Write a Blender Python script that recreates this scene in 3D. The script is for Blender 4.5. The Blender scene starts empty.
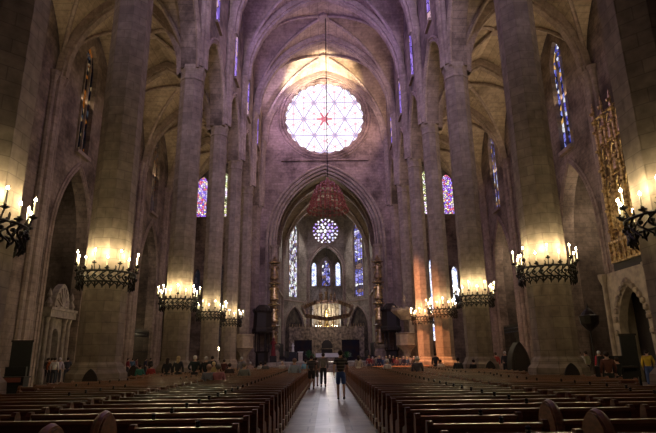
import bpy, bmesh, math, random
from mathutils import Vector, Matrix, Euler
R = math.radians; PI = math.pi; cos = math.cos; sin = math.sin
random.seed(7)
S = bpy.context.scene
C = S.collection

# ------------------------------------------------------------------ camera
cam_d = bpy.data.cameras.new('camera'); cam = bpy.data.objects.new('camera', cam_d); C.objects.link(cam)
cam_d.sensor_width = 36; cam_d.lens = 515 / 656 * 36; cam_d.clip_end = 500
cam.matrix_world = Matrix.Translation((-0.06, 0, 1.65)) @ Matrix.Rotation(R(-0.34), 4, 'Z') @ Matrix.Rotation(R(90 + 15.24), 4, 'X') @ Matrix.Rotation(R(-0.72), 4, 'Z')
S.camera = cam
S.view_settings.view_transform = 'Standard'; S.view_settings.look = 'None'
S.view_settings.exposure = 0.0; S.view_settings.gamma = 1; S.view_settings.use_curve_mapping = False
w = bpy.data.worlds.new('world'); S.world = w; w.use_nodes = True
w.node_tree.nodes['Background'].inputs[0].default_value = (.5, .6, .8, 1)
w.node_tree.nodes['Background'].inputs[1].default_value = 0.3
try:
    S.cycles.use_denoising = True; S.cycles.sample_clamp_indirect = 4; S.cycles.diffuse_bounces = 4
    S.cycles.use_light_tree = True
except Exception: pass

def area(name, loc, target, sx, sy, color, power, spread=180):
    l = bpy.data.lights.new(name, 'AREA'); l.shape = 'RECTANGLE'; l.size = sx; l.size_y = sy
    l.color = color; l.energy = power; l.spread = R(spread)
    o = bpy.data.objects.new(name, l); C.objects.link(o); o.location = loc
    o.rotation_euler = (Vector(target) - Vector(loc)).to_track_quat('-Z', 'Y').to_euler()
    return o
def spot(name, loc, target, angle, color, power, blend=.4, rad=.3):
    l = bpy.data.lights.new(name, 'SPOT'); l.spot_size = R(angle); l.spot_blend = blend; l.color = color
    l.energy = power; l.shadow_soft_size = rad
    o = bpy.data.objects.new(name, l); C.objects.link(o); o.location = loc
    o.rotation_euler = (Vector(target) - Vector(loc)).to_track_quat('-Z', 'Y').to_euler()
    return o
def point(name, loc, color, power, rad=.1):
    l = bpy.data.lights.new(name, 'POINT'); l.color = color; l.energy = power; l.shadow_soft_size = rad
    o = bpy.data.objects.new(name, l); C.objects.link(o); o.location = loc; return o

VIOLET = (.5, .34, 1.0); LILAC = (.9, .66, .95); WARM = (1, .72, .48); AMBER = (1, .5, .2)
# daylight through the west rose behind the camera
area('west_rose_daylight', (0, -8.4, 31), (0, 60, 31), 11, 11, (.74, .62, 1), 2500, 60)
# daylight entering by the clerestory lancets of the nave
BAYS = [5, 14, 22.6, 34.0, 43.7, 52.3, 61, 70]
CLP = {1: 150, 2: 420, 3: 600, 4: 560, 5: 520, 6: 800}
for i in range(1, 7):
    yc = (BAYS[i] + BAYS[i + 1]) / 2
    p = CLP[i]
    area('clerestory_daylight', (-8.9, yc, 33.5), (9, yc + (2 if i == 6 else 0), 34 if i < 6 else 40), 1.6, 6, VIOLET if i < 6 else (.86, .6, 1), p)
    area('clerestory_daylight', (8.9, yc, 33.5), (-9, yc + (2 if i == 6 else 0), 34 if i < 6 else 40), 1.6, 6, VIOLET if i < 5 else (1, .68, .5), p)
spot('clerestory_sun', (-8.7, 66.6, 33), (-1.0, 68.3, 43.2), 40, (1, .88, .72), 42000, .8, .4)
spot('clerestory_sun', (8.7, 66.2, 33), (.5, 68.0, 43.0), 40, (1, .74, .45), 34000, .8, .4)
spot('clerestory_sun', (8.7, 65.2, 33), (-6.2, 67.5, 39.5), 26, (.66, .5, 1), 30000, .8, .4)
# daylight entering by the aisle windows
for i in range(1, 7):
    yc = (BAYS[i] + BAYS[i + 1]) / 2
    for s in (-1, 1):
        area('aisle_daylight', (s * 19.3, yc, 21.5), (s * 11, yc, 28), 1.6, 8, (1, .76, .5), 240 if s < 0 else 430)
# presbytery lights: window daylight, side lights and altar light
area('presbytery_daylight', (0, 95.5, 24), (0, 75, 12), 5, 5, (.95, .88, .9), 700)
area('presbytery_side_light', (-7, 84, 20), (7, 84, 16), 2, 8, (1, .86, .72), 300)  # area lights in front of the windowless side walls
area('presbytery_side_light', (7, 84, 20), (-7, 84, 16), 2, 8, (1, .86, .72), 300)
area('chapel_daylight', (0, 103, 18.5), (0, 97, 15), 4, 4, (.85, .85, 1), 500)
point('altar_lamp', (0.1, 98.2, 9.3), (1, .88, .62), 420, .2)
point('screen_fill_light', (0.0, 83.5, 6.2), (1, .82, .6), 200, .2)  # added warm point that brightens the middle of the carved screen
# a shaft of afternoon sun through coloured glass onto the pillars on the south side
spot('sunbeam', (-8.6, 36, 32), (9.1, 43.2, 3.5), 13, (1, .40, .15), 190000, 1, .3)
spot('sunbeam', (-8.6, 41, 32), (9.1, 51.8, 5.5), 16, (1, .40, .17), 230000, 1, .3)
spot('sunbeam', (-8.6, 35, 32), (6.0, 42.0, .9), 9, (1, .42, .2), 420000, .8, .3)
spot('sunbeam', (-8.6, 48, 32), (0.2, 45.5, 0), 3.2, (.95, .85, 1), 60000, .6, .2)

# ------------------------------------------------------------------ materials
def new_mat(name):
    m = bpy.data.materials.new(name); m.use_nodes = True; nt = m.node_tree
    for n in list(nt.nodes): nt.nodes.remove(n)
    out = nt.nodes.new('ShaderNodeOutputMaterial')
    return m, nt, out
def N(nt, t, **kw):
    n = nt.nodes.new(t)
    for k, v in kw.items():
        if k.startswith('i_'):
            n.inputs[k[2:].replace('_', ' ')].default_value = v
        else: setattr(n, k, v)
    return n
def M(nt, op, a, b=None, c=None):
    n = nt.nodes.new('ShaderNodeMath'); n.operation = op
    for i, v in enumerate((a, b, c)):
        if v is None: continue
        if isinstance(v, (int, float)): n.inputs[i].default_value = v
        else: nt.links.new(v, n.inputs[i])
    return n.outputs[0]
def rgba(c): return (c[0], c[1], c[2], 1)
def wall_coords(nt, kind):
    tc = N(nt, 'ShaderNodeTexCoord'); sp = N(nt, 'ShaderNodeSeparateXYZ'); nt.links.new(tc.outputs['Object'], sp.inputs[0])
    x, y, z = sp.outputs
    cb = N(nt, 'ShaderNodeCombineXYZ')
    if kind == 'cyl':
        u = M(nt, 'MULTIPLY', M(nt, 'ARCTAN2', y, x), 0.9); nt.links.new(u, cb.inputs[0]); nt.links.new(z, cb.inputs[1])
    elif kind == 'floor':
        nt.links.new(x, cb.inputs[0]); nt.links.new(y, cb.inputs[1])
    else:
        nt.links.new(M(nt, 'ADD', x, y), cb.inputs[0]); nt.links.new(z, cb.inputs[1])
    return tc, cb.outputs[0]
def stone(name, c1, c2, mortar, bw=.9, bh=.42, kind='wall', rough=.85, msize=.012, stain=.55, spec=.2, stain_scale=.35, bump=.25):
    m, nt, out = new_mat(name); tc, v = wall_coords(nt, kind)
    br = N(nt, 'ShaderNodeTexBrick'); nt.links.new(v, br.inputs['Vector'])
    br.inputs['Color1'].default_value = rgba(c1); br.inputs['Color2'].default_value = rgba(c2); br.inputs['Mortar'].default_value = rgba(mortar)
    br.inputs['Scale'].default_value = 1; br.inputs['Brick Width'].default_value = bw; br.inputs['Row Height'].default_value = bh
    br.inputs['Mortar Size'].default_value = msize; br.inputs['Bias'].default_value = -.1
    no = N(nt, 'ShaderNodeTexNoise'); no.inputs['Scale'].default_value = stain_scale; no.inputs['Detail'].default_value = 6; no.inputs['Roughness'].default_value = .65
    nt.links.new(tc.outputs['Object'], no.inputs['Vector'])
    rp = N(nt, 'ShaderNodeValToRGB'); rp.color_ramp.elements[0].position = .36; rp.color_ramp.elements[1].position = .58
    s = 1 - stain; rp.color_ramp.elements[0].color = (s, s * .95, s * .92, 1); rp.color_ramp.elements[1].color = (1, 1, 1, 1)
    nt.links.new(no.outputs[0], rp.inputs[0])
    n2 = N(nt, 'ShaderNodeTexNoise'); n2.inputs['Scale'].default_value = 3.1; n2.inputs['Detail'].default_value = 5; nt.links.new(tc.outputs['Object'], n2.inputs['Vector'])
    mx = N(nt, 'ShaderNodeMixRGB', blend_type='MULTIPLY'); mx.inputs[0].default_value = 1
    nt.links.new(br.outputs[0], mx.inputs[1]); nt.links.new(rp.outputs[0], mx.inputs[2])
    mr = N(nt, 'ShaderNodeMapRange'); mr.inputs[1].default_value = .3; mr.inputs[2].default_value = .7; mr.inputs[3].default_value = .72; mr.inputs[4].default_value = 1.12
    nt.links.new(n2.outputs[0], mr.inputs[0])
    m2 = N(nt, 'ShaderNodeMixRGB', blend_type='MULTIPLY'); m2.inputs[0].default_value = 1
    nt.links.new(mx.outputs[0], m2.inputs[1]); nt.links.new(mr.outputs[0], m2.inputs[2])
    bs = N(nt, 'ShaderNodeBsdfPrincipled'); nt.links.new(m2.outputs[0], bs.inputs['Base Color'])
    bs.inputs['Roughness'].default_value = rough; bs.inputs['Specular IOR Level'].default_value = spec
    bp = N(nt, 'ShaderNodeBump'); bp.inputs['Strength'].default_value = bump; bp.inputs['Distance'].default_value = .05
    nt.links.new(n2.outputs[0], bp.inputs['Height']); nt.links.new(bp.outputs[0], bs.inputs['Normal'])
    nt.links.new(bs.outputs[0], out.inputs[0]); return m
def plain(name, c, rough=.6, metal=0, var=.25, scale=6, spec=.4, c2=None, bump=0):
    m, nt, out = new_mat(name); tc = N(nt, 'ShaderNodeTexCoord')
    no = N(nt, 'ShaderNodeTexNoise'); no.inputs['Scale'].default_value = scale; no.inputs['Detail'].default_value = 5
    nt.links.new(tc.outputs['Object'], no.inputs['Vector'])
    rp = N(nt, 'ShaderNodeValToRGB'); rp.color_ramp.elements[0].position = .35; rp.color_ramp.elements[1].position = .65
    a = c2 if c2 else tuple(x * (1 - var) for x in c)
    rp.color_ramp.elements[0].color = rgba(a); rp.color_ramp.elements[1].color = rgba(c)
    nt.links.new(no.outputs[0], rp.inputs[0])
    bs = N(nt, 'ShaderNodeBsdfPrincipled'); nt.links.new(rp.outputs[0], bs.inputs['Base Color'])
    bs.inputs['Roughness'].default_value = rough; bs.inputs['Metallic'].default_value = metal; bs.inputs['Specular IOR Level'].default_value = spec
    if bump:
        bp = N(nt, 'ShaderNodeBump'); bp.inputs['Strength'].default_value = bump; nt.links.new(no.outputs[0], bp.inputs['Height']); nt.links.new(bp.outputs[0], bs.inputs['Normal'])
    nt.links.new(bs.outputs[0], out.inputs[0]); return m
def wood(name, c, c2, rough=.4):
    m, nt, out = new_mat(name); tc = N(nt, 'ShaderNodeTexCoord'); mp = N(nt, 'ShaderNodeMapping'); mp.inputs['Scale'].default_value = (.6, 6, 14)
    nt.links.new(tc.outputs['Object'], mp.inputs[0])
    no = N(nt, 'ShaderNodeTexNoise'); no.inputs['Scale'].default_value = 2; no.inputs['Detail'].default_value = 6; nt.links.new(mp.outputs[0], no.inputs['Vector'])
    rp = N(nt, 'ShaderNodeValToRGB'); rp.color_ramp.elements[0].position = .35; rp.color_ramp.elements[1].position = .65
    rp.color_ramp.elements[0].color = rgba(c2); rp.color_ramp.elements[1].color = rgba(c); nt.links.new(no.outputs[0], rp.inputs[0])
    oi = N(nt, 'ShaderNodeObjectInfo'); mr = N(nt, 'ShaderNodeMapRange'); mr.inputs[3].default_value = .75; mr.inputs[4].default_value = 1.2; nt.links.new(oi.outputs['Random'], mr.inputs[0])
    mx = N(nt, 'ShaderNodeMixRGB', blend_type='MULTIPLY'); mx.inputs[0].default_value = 1; nt.links.new(rp.outputs[0], mx.inputs[1]); nt.links.new(mr.outputs[0], mx.inputs[2])
    bs = N(nt, 'ShaderNodeBsdfPrincipled'); nt.links.new(mx.outputs[0], bs.inputs['Base Color']); bs.inputs['Roughness'].default_value = rough
    nt.links.new(bs.outputs[0], out.inputs[0]); return m
def glow(name, c, strength):
    m, nt, out = new_mat(name); e = N(nt, 'ShaderNodeEmission'); e.inputs[0].default_value = rgba(c); e.inputs[1].default_value = strength
    nt.links.new(e.outputs[0], out.inputs[0]); return m
def stained(name, palette, strength, scale=2.2, lead=.05, stretch=1.0):
    """sunlit stained glass: irregular coloured panes in dark leading"""
    m, nt, out = new_mat(name); tc, v = wall_coords(nt, 'wall')
    mp = N(nt, 'ShaderNodeMapping'); mp.inputs['Scale'].default_value = (scale, scale * stretch, 1); nt.links.new(v, mp.inputs[0])
    a = N(nt, 'ShaderNodeTexVoronoi'); a.voronoi_dimensions = '2D'; a.inputs['Scale'].default_value = 1; nt.links.new(mp.outputs[0], a.inputs['Vector'])
    b = N(nt, 'ShaderNodeTexVoronoi'); b.voronoi_dimensions = '2D'; b.feature = 'DISTANCE_TO_EDGE'; b.inputs['Scale'].default_value = 1; nt.links.new(mp.outputs[0], b.inputs['Vector'])
    sp = N(nt, 'ShaderNodeSeparateXYZ'); nt.links.new(a.outputs['Color'], sp.inputs[0])
    rp = N(nt, 'ShaderNodeValToRGB'); rp.color_ramp.interpolation = 'CONSTANT'
    els = rp.color_ramp.elements
    for i, col in enumerate(palette):
        if i < 2: e = els[i]; e.position = i / len(palette)
        else: e = els.new(i / len(palette))
        e.color = rgba(col)
    nt.links.new(sp.outputs[0], rp.inputs[0])
    mask = M(nt, 'GREATER_THAN', b.outputs['Distance'], lead)
    e = N(nt, 'ShaderNodeEmission'); nt.links.new(rp.outputs[0], e.inputs[0]); nt.links.new(M(nt, 'MULTIPLY', mask, strength), e.inputs[1])
    nt.links.new(e.outputs[0], out.inputs[0]); return m

PC1, PC2, PM = (.31, .245, .19), (.25, .195, .155), (.20, .157, .125)
m_pillar = stone('pillar_sandstone', PC1, PC2, PM, .7, .45, 'cyl', stain=.35, msize=.014)
m_wall = stone('wall_sandstone', (.28, .21, .165), (.22, .165, .13), (.14, .11, .09), .9, .42, stain=.68)
m_east = stone('rosy_wall_stone', (.33, .235, .20), (.27, .19, .165), (.17, .125, .11), .8, .38, stain=.7, stain_scale=.28)
m_vault = stone('vault_web_stone', (.44, .34, .24), (.38, .29, .21), (.26, .20, .15), 1.1, .35, stain=.6, stain_scale=.22)
m_rib = stone('rib_stone', (.34, .26, .21), (.30, .23, .185), (.2, .155, .13), 1.2, .6, stain=.35)
m_dark = stone('dark_chapel_stone', (.16, .12, .095), (.13, .10, .08), (.09, .07, .06), .9, .42)  # darker tone of the wall sandstone
m_pale = plain('pale_marble', (.52, .44, .35), .6, var=.3, scale=2, bump=.1)
m_apse = stone('apse_grey_stone', (.34, .29, .23), (.29, .25, .2), (.2, .17, .14), .9, .42)
m_floor = stone('aisle_flagstones', (.31, .245, .215), (.20, .16, .14), (.07, .055, .05), 1.05, .8, 'floor', rough=.36, msize=.02, stain=.45, spec=.4, stain_scale=.9, bump=.05)
m_fstrip = stone('pale_flagstones', (.44, .39, .40), (.30, .27, .28), (.12, .1, .09), .8, 1.1, 'floor', rough=.32, msize=.012, stain=.3, spec=.6, bump=.04)  # paler and smoother than the aisle flagstones
m_pew = wood('dark_pew_wood', (.20, .072, .036), (.11, .040, .021), .42)
m_pewtop = wood('rail_highlight_wood', (.30, .15, .085), (.18, .09, .05), .3)  # lighter than the pew wood: highlight along the rails put into the colour
m_dwood = wood('black_walnut', (.022, .012, .008), (.010, .006, .005), .7)
m_pad = plain('pale_kneeler_cap', (.62, .55, .48), .5)
m_iron = plain('black_wrought_iron', (.022, .018, .014), .45, .6, scale=20)
m_black = plain('matt_black', (.012, .011, .011), .6)
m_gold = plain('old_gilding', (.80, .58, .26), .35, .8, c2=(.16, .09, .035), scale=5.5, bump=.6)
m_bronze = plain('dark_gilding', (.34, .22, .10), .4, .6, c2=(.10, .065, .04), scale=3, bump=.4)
m_wax = plain('ivory_wax', (.85, .78, .6), .5)
m_flame = glow('candle_bulb', (1, .84, .5), 60)
m_white = plain('white_cloth', (.75, .72, .68), .8, var=.1)
m_green = plain('plant_green', (.05, .16, .05), .6, c2=(.02, .07, .02))
m_ctrim = plain('carved_stone', (.34, .26, .18), .8, c2=(.08, .06, .045), scale=2.4, bump=.8)
m_tap = plain('blue_black_tapestry', (.012, .013, .022), .95, c2=(.025, .016, .016), scale=1.2, spec=.05)
m_mural = plain('dark_ceramic_mural', (.085, .062, .05), .8, c2=(.03, .024, .022), scale=1.4, bump=.5, spec=.1)

g_blue = [(.05, .06, .35), (.3, .35, .9), (.9, .9, 1), (.12, .1, .5), (.02, .02, .08), (.8, .45, .15), (.2, .2, .7), (.01, .01, .03)]
g_violet = [(.45, .15, .9), (1, .9, 1), (.3, .2, 1), (.9, .2, .3), (1, .85, .5), (.7, .5, 1)]
g_yellow = [(1, .9, .5), (.9, 1, .6), (1, 1, .9), (.5, .55, .2), (.8, .6, .9), (.2, .2, .1)]
g_white = [(1, 1, 1), (.95, .9, 1), (.9, 1, .9), (.12, .1, .18), (.5, .45, .8), (.06, .05, .06), (.25, .14, .1), (.85, .85, .85)]
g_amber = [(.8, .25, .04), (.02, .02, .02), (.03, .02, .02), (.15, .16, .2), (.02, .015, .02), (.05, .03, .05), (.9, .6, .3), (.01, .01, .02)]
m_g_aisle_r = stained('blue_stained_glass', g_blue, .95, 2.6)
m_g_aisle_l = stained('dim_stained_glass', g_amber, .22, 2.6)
m_g_end = stained('violet_stained_glass', g_violet, 1.5, 3.6, .14)
m_g_end2 = stained('yellow_stained_glass', g_yellow, 1.8, 3.6, .14)
m_g_apse = stained('apse_stained_glass', g_white, 1.25, 2.4, .06, .8)
m_g_apse2 = stained('apse_blue_stained_glass', [(.8, .8, 1), (.1, .1, .4), (.3, .28, .8), (.05, .04, .07), (.2, .2, .6), (1, 1, 1), (.2, .12, .1), (.4, .35, .7)], 1.2, 2.4, .06, .8)
m_g_dark = stained('dusky_glass', [(.05, .04, .06), (.1, .08, .1), (.03, .03, .04)], .3, 2.2)
m_g_pale = stained('pale_blue_glass', [(.9, .92, 1), (.6, .7, 1), (.8, .8, 1), (.35, .4, .8)], 1.8, 2.2)
m_g_cler = stained('clerestory_glass', [(.35, .22, .9), (.5, .3, 1), (.25, .15, .7), (.8, .5, .6)], .9, 1.2)
m_g_srose = stained('violet_rose_glass', [(.6, .6, 1), (1, 1, 1), (.45, .3, .9), (.9, .8, 1)], 1.8, 1.6, .03)

def rose_glass():
    m, nt, out = new_mat('great_rose_glass'); tc = N(nt, 'ShaderNodeTexCoord'); sp = N(nt, 'ShaderNodeSeparateXYZ'); nt.links.new(tc.outputs['Object'], sp.inputs[0])
    x, _, z = sp.outputs
    def family(step, width, ang0):
        res = None
        for k in range(3):
            a = R(ang0 + 60 * k)
            d = M(nt, 'ADD', M(nt, 'MULTIPLY', x, cos(a) / step), M(nt, 'MULTIPLY', z, sin(a) / step))
            f = M(nt, 'ABSOLUTE', M(nt, 'SUBTRACT', M(nt, 'FRACT', M(nt, 'ADD', d, .5)), .5))
            l = M(nt, 'LESS_THAN', f, width / step)
            res = l if res is None else M(nt, 'MAXIMUM', res, l)
        return res
    s = 5.9 * .455
    l1 = family(s, .10, 90)                   # lilac lattice: glare over the tracery painted into the glass glow
    l2 = family(s / 2 * 1.1547, .07, 0)        # rosy stars
    vo = N(nt, 'ShaderNodeTexVoronoi'); vo.inputs['Scale'].default_value = .9; nt.links.new(tc.outputs['Object'], vo.inputs['Vector'])
    rr = M(nt, 'SQRT', M(nt, 'ADD', M(nt, 'MULTIPLY', x, x), M(nt, 'MULTIPLY', z, z)))
    l2 = M(nt, 'MULTIPLY', l2, M(nt, 'LESS_THAN', vo.outputs['Distance'], .75))
    cen = M(nt, 'MULTIPLY', M(nt, 'LESS_THAN', rr, 1.15), family(50, .16, 30))
    e0 = (2.6, 2.5, 2.55)
    c = N(nt, 'ShaderNodeMixRGB'); c.inputs[1].default_value = (1.7, 1.62, 1.66, 1); c.inputs[2].default_value = (.95, .5, .62, 1); nt.links.new(l2, c.inputs[0])
    d = N(nt, 'ShaderNodeMixRGB'); nt.links.new(c.outputs[0], d.inputs[1]); d.inputs[2].default_value = (.62, .54, .86, 1); nt.links.new(l1, d.inputs[0])
    f = N(nt, 'ShaderNodeMixRGB'); nt.links.new(d.outputs[0], f.inputs[1]); f.inputs[2].default_value = (.85, .20, .26, 1); nt.links.new(cen, f.inputs[0])
    e = N(nt, 'ShaderNodeEmission'); nt.links.new(f.outputs[0], e.inputs[0]); e.inputs[1].default_value = 1.0
    nt.links.new(e.outputs[0], out.inputs[0]); return m
m_rose = rose_glass()

# ------------------------------------------------------------------ mesh helpers
class MB:
    def __init__(self): self.v = []; self.f = []
    def add(self, vs, fs):
        o = len(self.v); self.v += [tuple(v) for v in vs]; self.f += [tuple(i + o for i in f) for f in fs]; return self
    def box(self, x0, x1, y0, y1, z0, z1, rz=0, piv=None):
        vs = [(x, y, z) for z in (z0, z1) for (x, y) in ((x0, y0), (x1, y0), (x1, y1), (x0, y1))]
        if rz:
            px, py = piv or ((x0 + x1) / 2, (y0 + y1) / 2)
            vs = [(px + (x - px) * cos(rz) - (y - py) * sin(rz), py + (x - px) * sin(rz) + (y - py) * cos(rz), z) for x, y, z in vs]
        return self.add(vs, [(3, 2, 1, 0), (4, 5, 6, 7), (0, 1, 5, 4), (1, 2, 6, 5), (2, 3, 7, 6), (3, 0, 4, 7)])
    def lathe(self, prof, n=16, c=(0, 0, 0), ph=0, a0=0, a1=2 * PI):
        full = abs(a1 - a0 - 2 * PI) < 1e-6; k = n if full else n + 1; vs = []
        for r, z in prof:
            for i in range(k):
                a = a0 + (a1 - a0) * i / n + ph; vs.append((c[0] + r * cos(a), c[1] + r * sin(a), c[2] + z))
        fs = []
        for j in range(len(prof) - 1):
            for i in range(n):
                i2 = (i + 1) % k; fs.append((j * k + i, j * k + i2, (j + 1) * k + i2, (j + 1) * k + i))
        if full:
            if prof[0][0] > 1e-4: fs.append(tuple(range(k - 1, -1, -1)))
            if prof[-1][0] > 1e-4: fs.append(tuple((len(prof) - 1) * k + i for i in range(k)))
        return self.add(vs, fs)
    def ball(self, c, r, n=10, sz=1, sx=1, sy=1):
        m = n // 2; prof = []
        vs = []; fs = []
        for j in range(m + 1):
            t = PI * j / m
            for i in range(n): a = 2 * PI * i / n; vs.append((c[0] + r * sx * sin(t) * cos(a), c[1] + r * sy * sin(t) * sin(a), c[2] - r * sz * cos(t)))
        for j in range(m):
            for i in range(n): fs.append((j * n + i, j * n + (i + 1) % n, (j + 1) * n + (i + 1) % n, (j + 1) * n + i))
        return self.add(vs, fs)
    def tube(self, pts, r, n=6, closed=False, sec=None, up=None):
        """sweep a round (or given 2D) section along pts"""
        pts = [Vector(p) for p in pts]; L = len(pts)
        rr = r if isinstance(r, (list, tuple)) else [r] * L
        sec = sec or [(cos(2 * PI * i / n), sin(2 * PI * i / n)) for i in range(n)]; n = len(sec)
        vs = []; prev = None
        for k, p in enumerate(pts):
            if closed: t = pts[(k + 1) % L] - pts[k - 1]
            else: t = pts[min(k + 1, L - 1)] - pts[max(k - 1, 0)]
            t.normalize()
            if up is not None: a = Vector(up)
            elif prev is None: a = Vector((0, 0, 1)) if abs(t.z) < .9 else Vector((1, 0, 0))
            else: a = prev
            s = t.cross(a)
            if s.length < 1e-5: s = t.cross(Vector((.3, 1, .2)))
            s.normalize(); u = s.cross(t).normalized(); prev = u
            for (x, y) in sec: vs.append(p + s * x * rr[k] + u * y * rr[k])
        fs = []
        for k in range(L if closed else L - 1):
            k2 = (k + 1) % L
            for i in range(n): fs.append((k * n + i, k * n + (i + 1) % n, k2 * n + (i + 1) % n, k2 * n + i))
        if not closed: fs += [tuple(range(n - 1, -1, -1)), tuple((L - 1) * n + i for i in range(n))]
        return self.add(vs, fs)
    def merge(self, mesh, fn):
        return self.add([fn(v.co) for v in mesh.vertices], [tuple(p.vertices) for p in mesh.polygons])
    def build(self, name, mat, parent=None, smooth=False, **props):
        me = bpy.data.meshes.new(name); me.from_pydata(self.v, [], self.f); me.validate()
        bm = bmesh.new(); bm.from_mesh(me); bmesh.ops.recalc_face_normals(bm, faces=bm.faces); bm.to_mesh(me); bm.free()
        if smooth:
            for p in me.polygons: p.use_smooth = True
            try: me.set_sharp_from_angle(angle=R(40))
            except Exception: pass
        me.materials.append(mat)
        o = bpy.data.objects.new(name, me); C.objects.link(o); o.parent = parent
        for k, v in props.items(): o[k] = v
        return o
def tag(o, label, cat, group=None, kind=None):
    o['label'] = label; o['category'] = cat
    if group: o['group'] = group
    if kind: o['kind'] = kind
    return o
def empty(name, loc, rz=0, label=None, cat=None, group=None, kind=None):
    o = bpy.data.objects.new(name, None); C.objects.link(o); o.location = loc; o.rotation_euler = (0, 0, rz); o.empty_display_size = .2
    if label: tag(o, label, cat, group, kind)
    return o
def copy_tree(o, parent=None):
    c = o.copy(); C.objects.link(c); c.parent = parent
    for ch in list(o.children): copy_tree(ch, c)
    return c
def struct(mb, name, mat, smooth=False): return mb.build(name, mat, None, smooth, kind='structure')

def arch_pts(c, half, spring, rise, n=10, foot=None):
    """outline of a pointed opening, left foot to right foot"""
    A = half; b = rise / A; Rr = (1 + b * b) / 2
    pts = []
    if foot is not None: pts.append((c - half, foot))
    for i in range(n + 1):
        t = i / n; t = t ** 1.4
        pts.append((c - half + t * A, spring + A * math.sqrt(max(0, 2 * Rr * t - t * t))))
    for i in range(n - 1, -1, -1):
        t = (i / n) ** 1.4
        pts.append((c + half - t * A, spring + A * math.sqrt(max(0, 2 * Rr * t - t * t))))
    if foot is not None: pts.append((c + half, foot))
    return pts
def circle_pts(cx, cy, r, n=24): return [(cx + r * cos(2 * PI * i / n), cy + r * sin(2 * PI * i / n)) for i in range(n)]
def plate(outer, holes, thick):
    """filled 2D shape with holes given real thickness -> mesh (u, v, +-thick/2)"""
    cu = bpy.data.curves.new('tmp', 'CURVE'); cu.dimensions = '2D'; cu.fill_mode = 'BOTH'; cu.extrude = thick / 2
    for pl in [outer] + holes:
        sp = cu.splines.new('POLY'); sp.points.add(len(pl) - 1)
        for i, (x, y) in enumerate(pl): sp.points[i].co = (x, y, 0, 1)
        sp.use_cyclic_u = True
    ob = bpy.data.objects.new('tmp', cu); C.objects.link(ob)
    dg = bpy.context.evaluated_depsgraph_get(); me = bpy.data.meshes.new_from_object(ob.evaluated_get(dg))
    bpy.data.objects.remove(ob); bpy.data.curves.remove(cu)
    return me
def XP(x): return lambda c: (x + c.z, c.x, c.y)        # plate lies in the plane x = const
def YP(y): return lambda c: (c.x, y + c.z, c.y)        # plate lies in the plane y = const
def LP(p0, p1):                                        # plate runs from p0 to p1 on plan
    d = Vector((p1[0] - p0[0], p1[1] - p0[1], 0)).normalized(); nrm = Vector((-d.y, d.x, 0))
    return lambda c: tuple(Vector((p0[0], p0[1], c.y)) + d * c.x + nrm * c.z)
def path3(pts, kind, w):
    if kind == 'x': return [(w, a, b) for a, b in pts]
    return [(a, w, b) for a, b in pts]

# ------------------------------------------------------------------ the shell
Y0 = -9.0
f = MB(); f.box(-26, 26, Y0, 106, -.3, 0); struct(f, 'floor', m_floor)
f = MB(); f.box(-.36, .36, Y0, 59.5, 0, .004); struct(f, 'floor_pale_strip', m_fstrip)
# raised platform of the presbytery with three steps
f = MB()
for k, (yy, xx) in enumerate(((59.8, 7.9), (60.4, 7.5), (61.0, 7.1))): f.box(-xx, xx, yy, 106, .35 * k, .35 * (k + 1))
struct(f, 'floor_presbytery', m_floor)

# nave arcade walls: arches between pillars, clerestory lancets over them
def nave_wall(s, name):
    out = [(Y0, 46), (Y0, 22)]
    bays = [-4] + BAYS
    for a, b in zip(bays[:-1], bays[1:]):
        out += arch_pts((a + b) / 2, (b - a) / 2 - .82, 22, 5.7)
    out += [(70.6, 22), (70.6, 46)]
    holes = []
    for i in range(0, 7):
        yc = (BAYS[i] + BAYS[i + 1]) / 2
        holes.append(arch_pts(yc, .75, 34.6, 1.9, 6, 29.6))
    me = plate(out, holes, 1.2); mb = MB(); mb.merge(me, XP(s * 9.8)); struct(mb, name, m_wall)
    rolls = MB(); g = MB()
    for a, b in zip(BAYS[:-1], BAYS[1:]):
        for off, xx in ((0, 9.18), (.28, 9.12)):
            rolls.tube(path3(arch_pts((a + b) / 2, (b - a) / 2 - .82 + off, 22, 5.7 + off), 'x', s * xx), .13, 5)
        yc = (a + b) / 2
        g.box(s * 9.28 - .02, s * 9.28 + .02, yc - .9, yc + .9, 29.3, 36.9)
        rolls.box(min(s * 8.95, s * 9.25), max(s * 8.95, s * 9.25), yc - 1.0, yc + 1.0, 29.2, 29.45)
    for i in range(1, 8):       # engaged triple shafts that carry the vault
        for dy, r in ((0, .42), (-.55, .2), (.55, .2)):
            rolls.lathe([(r, 22.2), (r, 31.3), (r + .15, 31.6), (r + .22, 32.1)], 8, (s * 9.05, BAYS[i] + dy, 0))
    rolls.lathe([(1.1, 0), (1.1, .4), (.8, 1.4), (.8, 21.1), (1.0, 22.2)], 8, (s * 9.85, 70, 0), ph=PI / 8)
    struct(rolls, name + '_shafts', m_rib, True)
    return g
gl = nave_wall(-1, 'wall_nave_left'); gr = nave_wall(1, 'wall_nave_right')
struct(gl, 'window_1', m_g_cler); struct(gr, 'window_2', m_g_cler)

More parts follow.
